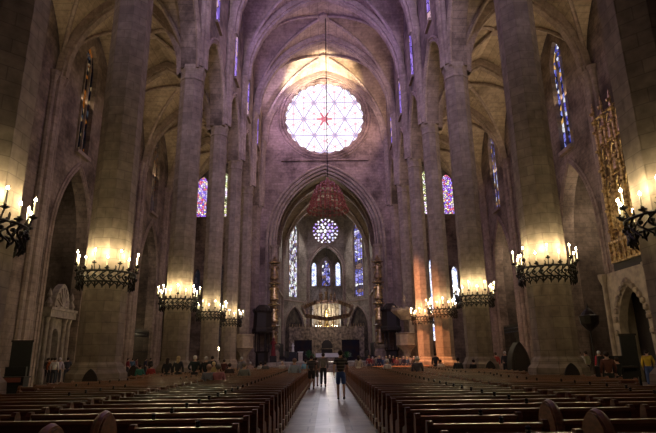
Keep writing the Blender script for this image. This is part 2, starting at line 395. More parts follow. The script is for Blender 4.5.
def P(t, A, rise):
    b = rise / A; Rr = (1 + b * b) / 2; return A * math.sqrt(max(0, 2 * Rr * t - t * t))
def vault(web, ribs, x0, x1, y0, y1, spring, rise, rib=.2, n=12, boss=.55, A=None):
    xc, yc, hx, hy = (x0 + x1) / 2, (y0 + y1) / 2, (x1 - x0) / 2, (y1 - y0) / 2; A = A or hx
    vs = []; fs = []; k = 2 * n + 1
    tt = [-(1 - (i / n) ** 1.5) for i in range(n + 1)] + [1 - ((n - i) / n) ** 1.5 for i in range(1, n + 1)]
    tt = [-(1 - (i / n) ** 1.6) for i in range(n + 1)]; tt += [-t for t in reversed(tt[:-1])]
    for u in tt:
        for v in tt:
            vs.append((xc + u * hx, yc + v * hy, spring + P(max(1 - abs(u), 1 - abs(v)), A, rise)))
    for i in range(2 * n):
        for j in range(2 * n):
            a, b, c, d = i * k + j, i * k + j + 1, (i + 1) * k + j + 1, (i + 1) * k + j
            if (i < n) == (j < n): fs += [(a, b, c), (a, c, d)]
            else: fs += [(a, b, d), (b, c, d)]
    web.add(vs, fs)
    for sx in (-1, 1):
        pts = [(xc + t * hx, yc + sx * t * hy, spring + P(1 - abs(t), A, rise) - .12) for t in tt]
        ribs.tube(pts, rib, 6)
    ribs.lathe([(.05, -.55), (boss, -.45), (boss, .1)], 12, (xc, yc, spring + rise))
def cross_arch(ribs, x0, x1, y, spring, rise, w=.55, d=.5):
    xc, hx = (x0 + x1) / 2, (x1 - x0) / 2
    pts = arch_pts(xc, hx - .05, spring, rise, 12)
    ribs.tube(path3(pts, 'y', y), 1, sec=[(-w, -d), (-w * .55, -d * 1.5), (w * .55, -d * 1.5), (w, -d), (w, d), (-w, d)][::-1], up=(0, 1, 0)) if False else None
    L = len(pts)
    for (ww, dd0, dd1) in ((w, -.15, d), (w * .55, d, d * 1.45)):
        vs = []
        for k, (px, pz) in enumerate(pts):
            q = Vector((px - xc, 0, pz - spring)); 
            a = pts[max(k - 1, 0)]; b = pts[min(k + 1, L - 1)]
            t = Vector((b[0] - a[0], 0, b[1] - a[1])).normalized(); nn = Vector((t.z, 0, -t.x))   # towards inside
            for (yy, dd) in ((-ww, dd0), (-ww, dd1), (ww, dd1), (ww, dd0)):
                vs.append((px + nn.x * dd, y + yy, pz + nn.z * dd))
        fs = []
        for k in range(L - 1):
            for i in range(4): fs.append((k * 4 + i, k * 4 + (i + 1) % 4, (k + 1) * 4 + (i + 1) % 4, (k + 1) * 4 + i))
        ribs.add(vs, fs)
web = MB(); ribs = MB()
allb = [-9] + BAYS
for a, b in zip(allb[:-1], allb[1:]): vault(web, ribs, -9.2, 9.2, a, b, 32, 11.6, .22, 12, .75)
for b in BAYS[1:]: cross_arch(ribs, -9.2, 9.2, b if b < 70 else 69.8, 32, 11.5, .6 if b < 70 else .3, .55)
struct(web, 'ceiling', m_vault, True); struct(ribs, 'ceiling_ribs', m_rib, True)
for s, nm in ((-1, 'left'), (1, 'right')):
    web = MB(); ribs = MB(); x0, x1 = sorted((s * 10.2, s * 19.6))
    for a, b in zip(allb[:-1], allb[1:]): vault(web, ribs, x0, x1, a, b, 21.8, 7.2, .17, 10, .45)
    for b in BAYS[1:-1]: cross_arch(ribs, x0, x1, b, 21.8, 6.9, .45, .4)
    struct(web, 'ceiling_aisle_' + nm, m_vault, True); struct(ribs, 'ceiling_aisle_ribs_' + nm, m_rib, True)

# outer aisle walls with chapel arches and lancets
CH = {}
def aisle_wall(s, name, glass, wname):
    out = [(Y0, 30), (Y0, 0), (73, 0), (73, 30)]; holes = []; mould = MB(); g = MB(); mull = MB()
    for i in range(0, 7):
        a, b = BAYS[i], BAYS[i + 1]; yc = (a + b) / 2
        if not (s > 0 and i in (2,)):
            holes.append(arch_pts(yc, 2.75, 10.2, 6.2, 9, .02))
            for off in (.15, .5): mould.tube(path3(arch_pts(yc, 2.75 + off, 10.2, 6.2 + off, 10, 0), 'x', s * 19.72), .14, 5)
            if s > 0 or i != 2: pass
        if s > 0 and i == 2: pass
        else: holes.append(arch_pts(yc, 1.15, 25.4, 2.2, 6, 17.8))
        if not (s > 0 and i == 2): g.box(s * 20.1 - .02, s * 20.1 + .02, yc - 1.3, yc + 1.3, 17.5, 27.9)
        for dy in (-.38, .38): mull.box(s * 20 - .1, s * 20 + .1, yc + dy - .05, yc + dy + .05, 17.8, 26.0)
        mull.tube(path3([(yc + dy, z) for dy, z in circle_pts(0, 26.2, .45, 12)], 'x', s * 20), .06, 4, closed=True)
        # sloping sill
        x0, x1 = sorted((s * 19.4, s * 20.0)); mull.box(x0, x1, yc - 1.1, yc + 1.1, 17.45, 17.75)
        for b_ in (b,):
            for dy, r in ((0, .38), (-.6, .22), (.6, .22)):
                mould.lathe([(r + .2, 0), (r + .2, .8), (r, 1), (r, 21.2), (r + .22, 21.9)], 8, (s * 19.6, b_ + dy, 0))
    me = plate(out, holes, .9); mb = MB(); mb.merge(me, XP(s * 20.15)); struct(mb, name, m_wall)
    struct(mould, name + '_mouldings', m_rib, True); struct(g, wname, glass); struct(mull, wname + '_mullions', m_rib)
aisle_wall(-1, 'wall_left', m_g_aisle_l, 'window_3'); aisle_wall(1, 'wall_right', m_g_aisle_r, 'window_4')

# side chapels behind the arches
for s, nm in ((-1, 'left'), (1, 'right')):
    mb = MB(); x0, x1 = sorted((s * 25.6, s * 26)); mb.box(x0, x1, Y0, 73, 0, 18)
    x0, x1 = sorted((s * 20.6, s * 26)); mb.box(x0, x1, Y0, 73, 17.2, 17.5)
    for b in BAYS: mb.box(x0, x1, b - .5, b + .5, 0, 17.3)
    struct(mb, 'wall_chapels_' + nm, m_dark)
    tr = MB()          # blind tracery on the chapel back walls
    for i in range(1, 7):
        yc = (BAYS[i] + BAYS[i + 1]) / 2
        for k in (-1, 0, 1):
            tr.tube(path3(arch_pts(yc + k * 1.7, .75, 9, 2.2, 6, 4.5), 'x', s * 25.5), .1, 4)
        tr.tube(path3(arch_pts(yc, 2.6, 9, 5.5, 8, 4.5), 'x', s * 25.5), .14, 4)
        tr.tube(path3(circle_pts(yc, 12.4, .7, 12), 'x', s * 25.5), .1, 4, closed=True)
    struct(tr, 'trim_chapels_' + nm, m_wall, True)

# east wall of the nave with the great rose and the presbytery arch
def scallop(cx, cy, r, n=24, k=6):
    pts = []
    for i in range(n * k):
        a = 2 * PI * i / (n * k); pts.append((cx + (r + .22 * abs(sin(n * a / 2))) * cos(a), cy + (r + .22 * abs(sin(n * a / 2))) * sin(a)))
    return pts
RZ = 36.15
out = [(-11, 46), (-11, 0)] + arch_pts(0, 7.6, 17.5, 10.4, 14, 0) + [(11, 0), (11, 46)]
me = plate(out, [scallop(0, RZ, 5.68)], 1.2); mb = MB(); mb.merge(me, YP(70.6)); struct(mb, 'wall_east', m_east)
mb = MB()
for r, yy, rad in ((6.15, 70.0, .16), (6.55, 69.95, .2), (6.95, 69.95, .14)):
    mb.tube([(r * cos(2 * PI * i / 64), yy, RZ + r * sin(2 * PI * i / 64)) for i in range(64)], rad, 6, closed=True)
mb.box(-6.3, 6.3, 69.7, 70.05, 29.05, 29.35)
struct(mb, 'trim_1', m_east, True)
mb = MB()
for off, yy in ((.1, 69.95), (.55, 69.8), (-.3, 70.3), (-.55, 70.9)): mb.tube(path3(arch_pts(0, 7.6 + off, 17.5, 10.4 + off, 16, 0), 'y', yy), .2, 6)
struct(mb, 'trim_2', m_rib, True)
ro = empty('window_5', (0, 70.9, RZ)); ro['kind'] = 'structure'
MB().lathe([(0.001, 0), (6.1, 0), (6.1, .06), (0.001, .06)], 64).build('glass', m_rose, ro)
ro.children[0].data.transform(Matrix.Rotation(R(90), 4, 'X'))
# stone lattice of the rose
lat = MB(); s_ = 5.9 * .455
for k in range(3):
    a = R(90 + 60 * k); nx, nz = cos(a), sin(a); tx, tz = -nz, nx
    for j in (-2, -1, 0, 1, 2):
        d = j * s_; h = math.sqrt(max(0, 5.9 ** 2 - d * d))
        lat.tube([(nx * d - tx * h, -.12, nz * d - tz * h), (nx * d + tx * h, -.12, nz * d + tz * h)], .018, 4)
lat.build('tracery', plain('rose_tracery', (.6, .5, .55), .8), ro)

# aisle ends
def lancet(g, mull, plane, w, c, half, z0, z1):
    pass
for s, nm in ((-1, 'left'), (1, 'right')):
    holes = [arch_pts(s * 14.9, .8, 27.2, 1.2, 5, 21.5), arch_pts(s * 18.15, .8, 26.6, 1.2, 5, 21.5), arch_pts(s * 15.2, .6, 14, 1.3, 5, 3.6), arch_pts(s * 18.2, .45, 13, .9, 5, 8.6)]
    x0, x1 = sorted((s * 9, s * 20.6))
    me = plate([(x0, 30), (x0, 0), (x1, 0), (x1, 30)], holes, .8); mb = MB(); mb.merge(me, YP(72.6)); struct(mb, 'wall_aisle_end_' + nm, m_wall)
    g = MB(); g.box(s * 14.9 - .9, s * 14.9 + .9, 72.9, 72.94, 21.2, 28.6); struct(g, 'window_%d' % (6 if s < 0 else 8), m_g_end2)
    g = MB(); g.box(s * 18.15 - .9, s * 18.15 + .9, 72.9, 72.94, 21.2, 28.2); struct(g, 'window_%d' % (7 if s < 0 else 9), m_g_end)
    g = MB()
    for xx in (15.2, 18.4): g.box(s * xx - .9, s * xx + .9, 72.9, 72.94, 3.2, 15.5)
    struct(g, 'window_%d' % (10 if s < 0 else 11), m_g_pale if s > 0 else m_g_dark)
    # presbytery side walls
    mb = MB(); x0, x1 = sorted((s * 7.8, s * 8.6)); mb.box(x0, x1, 71, 91.5, 0, 31); struct(mb, 'wall_presbytery_' + nm, m_apse)
    tr = MB()
    for k in range(4):
        y = 74 + k * 4.4; tr.tube(path3(arch_pts(y, 1.3, 15.5, 2.5, 6, 8), 'x', s * 7.75), .13, 5)
    for y in (71.6, 81, 90.8): tr.lathe([(.3, 0), (.3, 18.6), (.5, 19.2)], 8, (s * 7.7, y, 0))
    tr.box(min(s * 7.5, s * 7.8), max(s * 7.5, s * 7.8), 71, 91, 11.8, 12.1)
    struct(tr, 'trim_presbytery_' + nm, m_rib, True)
# presbytery vault
web = MB(); ribs = MB()
for a, b in ((70.8, 81), (81, 91), (91, 98)): vault(web, ribs, -7.8, 7.8, a, b, 18.8, 11, .17, 10, .5)
for b in (81, 91): cross_arch(ribs, -7.8, 7.8, b, 18.8, 10.9, .4, .35)
struct(web, 'ceiling_presbytery', m_vault, True); struct(ribs, 'ceiling_presbytery_ribs', m_rib, True)
# apse: centre bay with small rose and chapel arch, two canted bays with lancets
me = plate([(-3.8, 32), (-3.8, 0), (3.8, 0), (3.8, 32)], [circle_pts(0, 25.2, 2.55, 40), arch_pts(0, 3.2, 17.2, 4.9, 10, 6.2)], .6)
mb = MB(); mb.merge(me, YP(97.3)); struct(mb, 'wall_apse', m_apse)
for s, nm in ((-1, 'left'), (1, 'right')):
    p0, p1 = ((-7.9, 91.2), (-3.7, 97.2)) if s < 0 else ((7.9, 91.2), (3.7, 97.2))
    Lw = math.hypot(p1[0] - p0[0], p1[1] - p0[1]); fn = LP(p0, p1); wc = 3.05
    sg = -1 if s < 0 else 1
    me = plate([(-.3, 32), (-.3, 0), (Lw + .2, 0), (Lw + .2, 32)], [arch_pts(wc, 1.25, 24.2, 2.1, 8, 12.2), arch_pts(3.4, 2.75, 6.3, 4.1, 8, .02)], .6)
    mb = MB(); mb.merge(me, fn); struct(mb, 'wall_apse_' + nm, m_apse)
    mb = MB(); mull = MB()
    V = lambda u, z, n=0: fn(Vector((u, z, n)))
    mb.add([V(wc - 1.5, 12, -sg * .0), V(wc + 1.5, 12, 0), V(wc + 1.5, 26.6, 0), V(wc - 1.5, 26.6, 0)], [(0, 1, 2, 3)])
    struct(mb, 'window_%d' % (12 if s < 0 else 13), m_g_apse if s < 0 else m_g_apse2)
    for du in (-.42, .42): mull.tube([V(wc + du, 12), V(wc + du, 24.8)], .07, 4)
    for z in (14.5, 17, 19.5, 22): mull.tube([V(wc - 1.2, z), V(wc + 1.2, z)], .04, 4)
    mull.tube([V(wc + x, z) for x, z in circle_pts(0, 25, .5, 12)], .06, 4, closed=True)
    for off in (.2,): mull.tube([V(u, z, -sg * -.3) for u, z in arch_pts(wc, 1.25 + off, 24.2, 2.1 + off, 8, 12.0)], .12, 5)
    for n_ in (-.4, .4):
        mull.tube([V(0, 11.4, n_), V(Lw, 11.4, n_)], .16, 5)
        mull.tube([V(u, z, n_ * .8) for u, z in arch_pts(3.4, 2.85, 6.3, 4.2, 8, 0)], .14, 5)
    mull.lathe([(.28, 0), (.28, 18.8), (.45, 19.3)], 8, (s * 3.75, 96.95, 0))
    struct(mull, 'trim_apse_' + nm, m_rib, True)
    # dark ceramic mural filling the blind arch
    mb = MB(); me = plate(arch_pts(3.4, 2.73, 6.3, 4.05, 8, .02), [], .12); off = Matrix.Identity(4)
    mb.merge(me, fn)
    for k in range(46):
        u = 1.2 + random.random() * 4.2; z = 1.4 + random.random() * 7.0
        if abs(u - 3.4) < 2.2 - max(0, z - 6) * .5: mb.ball(V(u, z, 0), .16 + random.random() * .18, 6)
    tag(mb.build('ceramic_mural', m_mural), 'dark relief mural filling the blind arch on the %s of the apse' % nm, 'mural', None, 'thing')
# small rose
sr = empty('window_14', (0, 97.3, 25.2)); sr['kind'] = 'structure'
g = MB().lathe([(0.001, 0), (2.7, 0), (2.7, .04), (0.001, .04)], 40).build('glass', m_g_srose, sr); g.data.transform(Matrix.Rotation(R(90), 4, 'X'))
holes = [circle_pts(0, 0, .38, 12)]
for n_, rr, hr in ((6, .85, .3), (12, 1.45, .26), (12, 1.95, .17), (20, 2.3, .19)):
    for i in range(n_):
        a = 2 * PI * (i + (.5 if n_ == 12 and rr > 1.6 else 0)) / n_; holes.append(circle_pts(rr * cos(a), rr * sin(a), hr, 10))
me = plate(circle_pts(0, 0, 2.62, 40), holes, .15); mb = MB(); mb.merge(me, YP(-.15)); mb.build('tracery', m_rib, sr)
mb = MB(); mb.tube([(2.7 * cos(2 * PI * i / 40), -.35, 2.7 * sin(2 * PI * i / 40)) for i in range(40)], .14, 6, closed=True); mb.build('rim', m_rib, sr)
# chapel behind the apse
mb = MB(); mb.box(-4.6, 4.6, 97.5, 105, 5.9, 6.2); mb.box(-4.7, -4.4, 97.5, 105, 6, 24); mb.box(4.4, 4.7, 97.5, 105, 6, 24); mb.box(-4.7, 4.7, 97.6, 105, 23.4, 23.8)
struct(mb, 'wall_trinity_chapel', m_apse)
me = plate([(-4.7, 24), (-4.7, 6), (4.7, 6), (4.7, 24)], [arch_pts(-2.45, .45, 19.6, .8, 5, 15.6), arch_pts(0, .8, 19.4, 1.4, 6, 15.6), arch_pts(2.45, .45, 19.6, .8, 5, 15.6)], .5)
mb = MB(); mb.merge(me, YP(105)); struct(mb, 'wall_trinity_chapel_east', m_apse)
for k, xx in enumerate((-2.45, 0, 2.45)):
    g = MB(); hw = .9 if k == 1 else .55
    g.box(xx - hw, xx + hw, 105.1, 105.14, 15.4, 21.2); struct(g, 'window_%d' % (15 + k), m_g_pale if k != 1 else m_g_apse2)
tr = MB()
for k in (-1, 0, 1): tr.tube(path3(arch_pts(k * 2.3, 1.05, 19.8, 1.9, 6, 12), 'y', 104.7), .1, 4)
tr.tube(path3(arch_pts(0, 3.3, 17.2, 5.1, 10, 6.2), 'y', 96.95), .2, 6); tr.tube(path3(arch_pts(0, 3.75, 17.2, 5.6, 10, 6.2), 'y', 96.9), .14, 6)
struct(tr, 'trim_3', m_rib, True)

# west wall behind the camera with its rose
me = plate([(-20.6, 46), (-20.6, 0), (20.6, 0), (20.6, 46)], [circle_pts(0, 31, 6, 40)], .8)
mb = MB(); mb.merge(me, YP(Y0)); struct(mb, 'wall_west', m_wall)
# outer closing of the roof spaces is not needed: vaults, walls and glass enclose the room

# ------------------------------------------------------------------ pillars
def pillar_mesh(r):
    b = MB(); b.lathe([(r + .42, 0), (r + .42, .35), (r + .34, .45), (r + .3, 1.1), (r + .16, 1.25), (r + .1, 1.45), (r, 1.55)], 8, ph=PI / 8)
    s = MB(); s.lathe([(r, 1.55), (r, 21.1)], 8, ph=PI / 8)
    c = MB(); c.lathe([(r, 21.1), (r + .06, 21.15), (r + .06, 21.25), (r + .01, 21.35), (r + .02, 21.75), (r + .1, 21.95), (r + .12, 22.25)], 8, ph=PI / 8)
    return b, s, c
ordn = ['nearest the camera', 'second from the camera', 'third from the camera', 'fourth from the camera', 'fifth from the camera', 'farthest, next to the presbytery']
protos = {}
for i in range(1, 7):
    r = 1.08 if i == 1 else .90 if i < 3 else .84 if i == 3 else .76
    for s, nm in ((-1, 'left'), (1, 'right')):
        if r not in protos:
            e = empty('stone_pillar', (0, 0, 0)); b, sh, c = pillar_mesh(r)
            b.build('base', m_pillar, e); sh.build('shaft', m_pillar, e); c.build('capital', m_pillar, e); protos[r] = e
        else: e = copy_tree(protos[r])
        e.location = (s * (9.7 if i > 1 else 9.92), BAYS[i], 0)
        tag(e, 'tall octagonal sandstone pillar on the %s side of the nave, %s' % (nm, ordn[i - 1]), 'pillar', 'octagonal pillars of the nave', 'thing')

# ------------------------------------------------------------------ candle rings
def make_ring():
    e = empty('candle_ring', (0, 0, 0)); rr = 1.2
    for nm, r, z, rad in (('upper_hoop', rr, .02, .045), ('lower_hoop', rr - .08, -.42, .04)):
        MB().tube([(r * cos(2 * PI * i / 32), r * sin(2 * PI * i / 32), z) for i in range(32)], rad, 6, closed=True).build(nm, m_iron, e, True)
    sc = MB()
    for k in range(24):
        a = 2 * PI * k / 24; pts = []
        for j in range(15):                      # S-scroll standing between the hoops
            t = j / 14; th = t * 2 * PI * 1.3
            u = .13 * sin(th) ; z = -.62 + .72 * t; aa = a + u / rr * 1.0
            pts.append((rr * cos(aa) * (1 - .04 * (1 - t)), rr * sin(aa) * (1 - .04 * (1 - t)), z))
        sc.tube(pts, .034, 4)
        sc.tube([(rr * cos(a + .13), rr * sin(a + .13), .02), (rr * 1.02 * cos(a + .13), rr * 1.02 * sin(a + .13), .2), (rr * 1.06 * cos(a + .1), rr * 1.06 * sin(a + .1), .25)], [.035, .028, .008], 4)
        sc.tube([(rr * .97 * cos(a), rr * .97 * sin(a), -.42), (rr * .95 * cos(a), rr * .95 * sin(a), -.62), (rr * .92 * cos(a), rr * .92 * sin(a), -.72)], [.03, .04, .008], 5)
        pts = [(p[0] * cos(-.13) - p[1] * sin(-.13), p[0] * sin(-.13) + p[1] * cos(-.13), -.54 - (p[2])) for p in pts]; sc.tube(pts, .026, 4)
        sc.ball((rr * 1.02 * cos(a), rr * 1.02 * sin(a), -.2), .07, 6)
    sc.build('scrollwork', m_iron, e)
    for k in range(8):
        a = 2 * PI * k / 8 + .2; MB().tube([(.86 * cos(a), .86 * sin(a), -.2), (1.05 * cos(a), 1.05 * sin(a), -.32), (rr * cos(a), rr * sin(a), 0)], .03, 5).build('wall_bracket', m_iron, e)
    for k in range(16):
        a = 2 * PI * k / 16 + .1; hi = k % 2; r = rr + (.12 if hi else .02); zc = .32 if hi else .12; x, y = r * cos(a), r * sin(a)
        cup = MB(); cup.tube([(rr * cos(a), rr * sin(a), 0), (x, y, zc)], .02, 4); cup.lathe([(.015, zc - .05), (.1, zc), (.11, zc + .03), (.03, zc + .03), (.04, zc + .1)], 8, (x, y, 0)); cup.build('candle_cup', m_iron, e)
        ca = MB(); h = .42 if hi else .34; ca.lathe([(.028, 0), (.026, h)], 6); co = ca.build('candle', m_wax, e); co.location = (x, y, zc + .08)
        MB().lathe([(.008, 0), (.036, .03), (.034, .06), (.004, .12)], 8).build('flame_bulb', m_flame, co).location = (0, 0, h)
    return e
ring0 = make_ring()
rz = [5.3, 5.25, 5.3, 5.3, 5.3]
first = True
for i in range(1, 6):
    for s, nm in ((-1, 'left'), (1, 'right')):
        e = ring0 if first else copy_tree(ring0); first = False
        e.location = (s * (9.7 if i > 1 else 9.92), BAYS[i], rz[i - 1]); e.scale = (1.12, 1.12, 1) if i == 1 else (1, 1, 1); e.rotation_euler = (0, 0, random.random())
        tag(e, 'black iron candle ring with lit candles around the %s pillar %s' % (nm, ordn[i - 1]), 'candelabra', 'candle rings on the pillars')
        for k in range(8):
            a = 2 * PI * k / 8 + .3
            if (k % 2 == 0 and i > 3): continue
            point('candle_light', (s * (9.7 if i > 1 else 9.92) + (1.2 if i > 1 else 1.38) * cos(a), BAYS[i] + (1.2 if i > 1 else 1.38) * sin(a), rz[i - 1] + .8), (1, .83, .46), (60 if i <= 3 else 80), .07)

# ------------------------------------------------------------------ pews
def make_pew(x0, x1, tall=False):
    """pew facing +y; its back stands at local y=0; aisle-side end at x0 (local), runs to x1"""
    e = empty('wooden_pew', (0, 0, 0)); lo, hi = min(x0, x1), max(x0, x1)
    MB().box(lo + .04, hi - .04, -.02, .02, .30, .84).build('back', m_pew, e)
    MB().box(lo + .03, hi - .03, -.045, .05, .84, .885).build('top_rail', m_pewtop, e)
    MB().box(lo + .04, hi - .04, .02, .40, .42, .45).build('seat', m_pew, e)
    MB().box(lo + .1, hi - .1, -.30, -.16, .13, .19).build('kneeler', m_pew, e)
    for x in (lo, hi):
        if not tall:
            prof = [(-.06, 0), (.42, 0), (.42, .5), (.37, .6), (.12, .66), (.08, .86), (.04, .92), (-.04, .92), (-.07, .86)]
        else:
            prof = [(-.13, 0), (.39, 0)] + [(.13 + .25 * cos(PI * q / 14), .76 + .31 * sin(PI * q / 14)) for q in range(15)]
        n = len(prof); t = .035 if not tall else .06
        vs = [(x - t, a, b) for a, b in prof] + [(x + t, a, b) for a, b in prof]
        fs = [tuple(range(n)), tuple(range(2 * n - 1, n - 1, -1))] + [(i, (i + 1) % n, n + (i + 1) % n, n + i) for i in range(n)]
        MB().add(vs, fs).build('end_panel', m_pew, e)
        if tall: MB().tube([(x, a, b) for a, b in prof[2:]] + [(x, -.13, .4)], .045, 6).build('rim', m_pewtop, e, True)  # lighter rim paints the highlight along the rounded edge
    # small carved knobs standing on the rail
    L = hi - lo
    for t in ((.36,) if L > 3.4 else (.63,)):
        x = lo + L * t; MB().lathe([(.02, .885), (.035, .905), (.022, .925), (.032, .945), (.005, .965)], 8, (x, 0, 0)).build('finial', m_dwood, e)
    xin = x0
    MB().box(min(xin - .07, xin + .07), max(xin - .07, xin + .07), -.32, -.16, .19, .26).build('kneeler_cap', m_pad, e)
    return e
CARD = 'first second third fourth fifth sixth seventh eighth ninth tenth eleventh twelfth thirteenth fourteenth fifteenth sixteenth seventeenth eighteenth nineteenth twentieth'.split()
CARD += ['twenty-' + w for w in CARD[:9]] + ['thirtieth'] + ['thirty-' + w for w in CARD[:9]] + ['fortieth'] + ['forty-' + w for w in CARD[:9]]
pews = {}
def place_pew(key, x0, x1, y, label, group, tall=False, dx=0):
    if key not in pews: e = pews[key] = make_pew(x0, x1, tall)
    else: e = copy_tree(pews[key])
    e.location = (dx, y, 0); tag(e, label, 'pew', group); return e
ROWS = 46
for k in range(ROWS):
    y = 5.55 + .83 * k
    for s, nm in ((-1, 'left'), (1, 'right')):
        if k < (2 if s < 0 else 3):
            place_pew(('short', s), s * 1.12, s * (2.3 if s < 0 else 2.45), y, 'short dark wooden pew on the %s of the aisle, %s row from the camera' % (nm, CARD[k]), 'aisle pews on the ' + nm)
        else:
            place_pew(('in', s), s * 1.12, s * 4.4, y, 'dark wooden pew along the %s side of the aisle, %s row from the camera' % (nm, CARD[k]), 'aisle pews on the ' + nm)
            near_pillar = any(abs(y + .15 - b) < 1.75 for b in BAYS[1:7])
            if near_pillar: place_pew(('outs', s), s * 4.62, s * 7.9, y, 'shorter dark wooden pew ending before the %s pillars, %s row from the camera' % (nm, CARD[k]), 'outer pews on the ' + nm)
            else: place_pew(('out', s), s * 4.62, s * 9.3, y, 'dark wooden pew in the outer block by the %s pillars, %s row from the camera' % (nm, CARD[k]), 'outer pews on the ' + nm)
for s, nm, ys, xi in ((-1, 'left', (4.75, 5.9), 2.5), (1, 'right', (5.45, 6.6), 2.68)):
    for j, y in enumerate(ys):
        place_pew(('tall', s), s * xi, s * 8.6, y, 'carved wooden pew with tall rounded end, %s of the two on the %s' % ('nearer' if j == 0 else 'farther', nm), 'pews with tall rounded ends', True)

# prayer desks with arched tops beside the pillar feet
def make_desk():
    e = empty('prayer_desk', (0, 0, 0))
    prof = arch_pts(0, .3, .7, .48, 6, 0)
    MB().merge(plate(prof, [], .06), lambda c: (c.x, c.z, c.y)).build('back_board', m_dwood, e)
    MB().box(-.28, .28, .03, .4, .0, .12).build('kneeling_step', m_dwood, e)
    MB().box(-.28, .28, .3, .42, .12, .8).build('front_board', m_dwood, e); return e
d0 = None
for (x, y, lab) in ((-9.0, 20.4, 'dark arch-topped prayer desk at the foot of the second left pillar'), (9.25, 20.4, 'dark arch-topped prayer desk at the foot of the second right pillar'),
                    (9.5, 31.3, 'dark arch-topped prayer desk at the foot of the third right pillar'), (-11.4, 31.5, 'dark arch-topped prayer desk beside the third left pillar')):
    e = copy_tree(d0) if d0 else make_desk(); d0 = d0 or e
    e.location = (x, y, 0); e.scale = (1.0, 1, 1.12); tag(e, lab, 'prayer desk', 'arch-topped prayer desks')
#PART2
# ------------------------------------------------------------------ presbytery furnishings
def boxt(name, mat, x0, x1, y0, y1, z0, z1, label, cat, group=None):
    o = MB().box(x0, x1, y0, y1, z0, z1).build(name, mat); tag(o, label, cat, group); return o
def px(x_px, y_px, y):
    d = cam.matrix_world.to_3x3() @ Vector((x_px - 328, 216.5 - y_px, -515)); o = cam.matrix_world.translation
    t = (y - o.y) / d.y; return o.x + d.x * t, o.z + d.z * t
G0 = 1.05
# high altar
e = empty('altar', (.1, 78, G0), 0, 'white-clothed high altar table at the end of the central aisle', 'altar')
MB().box(-1.5, 1.5, -.45, .45, 0, .95).build('altar_block', m_ctrim, e)
MB().box(-1.7, 1.7, -.55, .55, .95, 1.1).build('altar_slab', m_pale, e)
MB().box(-1.72, 1.72, -.58, -.55, .55, 1.12).build('altar_cloth', m_white, e)
a_ = MB()
for k in range(5):
    a_.tube(path3([(x - 1.2 + k * .6, z) for x, z in arch_pts(0, .24, .5, .28, 5, .08)], 'y', -.47), .03, 4)
a_.build('blind_arcade', m_rib, e)
# carved stone screen behind the altar
e = empty('carved_stone_screen', (0, 88, G0), 0, 'wide carved stone screen with a pointed doorway behind the high altar', 'screen')
me = plate([(-6.2, 5.4), (-6.2, 0), (-1.0, 0)] + arch_pts(0, .95, 2.2, 1.2, 6)[1:-1] + [(1.0, 0), (6.2, 0), (6.2, 5.4)], [], .6)
MB().merge(me, YP(0)).build('wall_panel', m_ctrim, e)
a_ = MB(); random.seed(3)
for r_ in range(3):
    for k in range(-9, 10):
        if abs(k) < 2 and r_ < 2: continue
        x = k * .63; z = .35 + r_ * 1.7
        a_.tube(path3([(x + u, v) for u, v in arch_pts(0, .25, z + .85, .4, 4, z)], 'y', -.34), .045, 4)
        a_.lathe([(.1, 0), (.12, .3), (.09, .55), (.05, .65), (.07, .75), (.02, .85)], 6, (x, -.4, z))
a_.box(-6.3, 6.3, -.45, -.2, 5.2, 5.45); a_.box(-6.3, 6.3, -.42, -.25, 3.5, 3.6); a_.box(-6.3, 6.3, -.42, -.25, 1.85, 1.95)
a_.build('figure_niches', m_ctrim, e)
MB().box(-.9, .9, .1, .2, 0, 3.3).build('door', m_dwood, e)
cr = MB()
for k in range(-15, 16): cr.lathe([(.09, 0), (.12, .15), (.04, .3), (.07, .4), (.01, .6)], 6, (k * .41, 0, 5.4))
cr.build('cresting', m_bronze, e)
for s, nm in ((-1, 'left'), (1, 'right')):
    o = MB().box(s * 3.9 - 1.45, s * 3.9 + 1.45, 86.9, 87.05, G0, G0 + 3.3).build('tapestry', m_tap); tag(o, 'dark blue-black wall hanging on the %s half of the carved screen' % nm, 'hanging', 'dark hangings on the screen')
# lit tabernacle frame in the chapel arch with candles and statues
e = empty('lit_altarpiece', (0, 99.2, 6.2), 0, 'brightly lit altarpiece with pale frame and golden figure high in the apse arch', 'altarpiece')
MB().box(-2.5, 2.5, .5, .7, 0, 5.4).build('back_panel', m_pale, e)
fr = MB()
for x in (-2.6, 2.6): fr.box(x - .1, x + .1, -.2, .2, 0, 5.5)
fr.box(-2.8, 2.8, -.3, .3, -.05, .35); fr.box(-2.6, 2.6, -.2, .2, 5.2, 5.45); fr.build('frame', m_white, e)
co = MB()
for x in (-1.9, -1.3, -.7, .7, 1.3, 1.9): co.lathe([(.14, .35), (.08, .45), (.08, 4.6), (.14, 4.8)], 8, (x, .1, 0))
co.build('colonnettes', m_pale, e)
def figure(mat, name, parent=None, h=1.6, loc=(0, 0, 0), holding=True):
    """robed standing statue as one continuous carved body"""
    b = MB(); k = h / 1.7
    b.lathe([(.26 * k, 0), (.24 * k, .1 * k), (.2 * k, .6 * k), (.15 * k, 1.0 * k), (.2 * k, 1.3 * k), (.17 * k, 1.4 * k), (.06 * k, 1.45 * k), (.06 * k, 1.5 * k), (.1 * k, 1.56 * k), (.11 * k, 1.63 * k), (.08 * k, 1.7 * k), (.01, 1.74 * k)], 10)
    for s in (-1, 1): b.tube([(s * .17 * k, 0, 1.36 * k), (s * .24 * k, -.06 * k, 1.1 * k), (s * .08 * k, -.22 * k, 1.12 * k)], [.06 * k, .055 * k, .04 * k], 6)
    o = b.build(name, mat, parent, True); o.location = loc; return o
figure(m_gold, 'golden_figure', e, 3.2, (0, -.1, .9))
figure(m_bronze, 'side_figure', e, 1.9, (-1.3, -.35, .35)); figure(m_bronze, 'side_figure', e, 1.9, (1.3, -.35, .35))
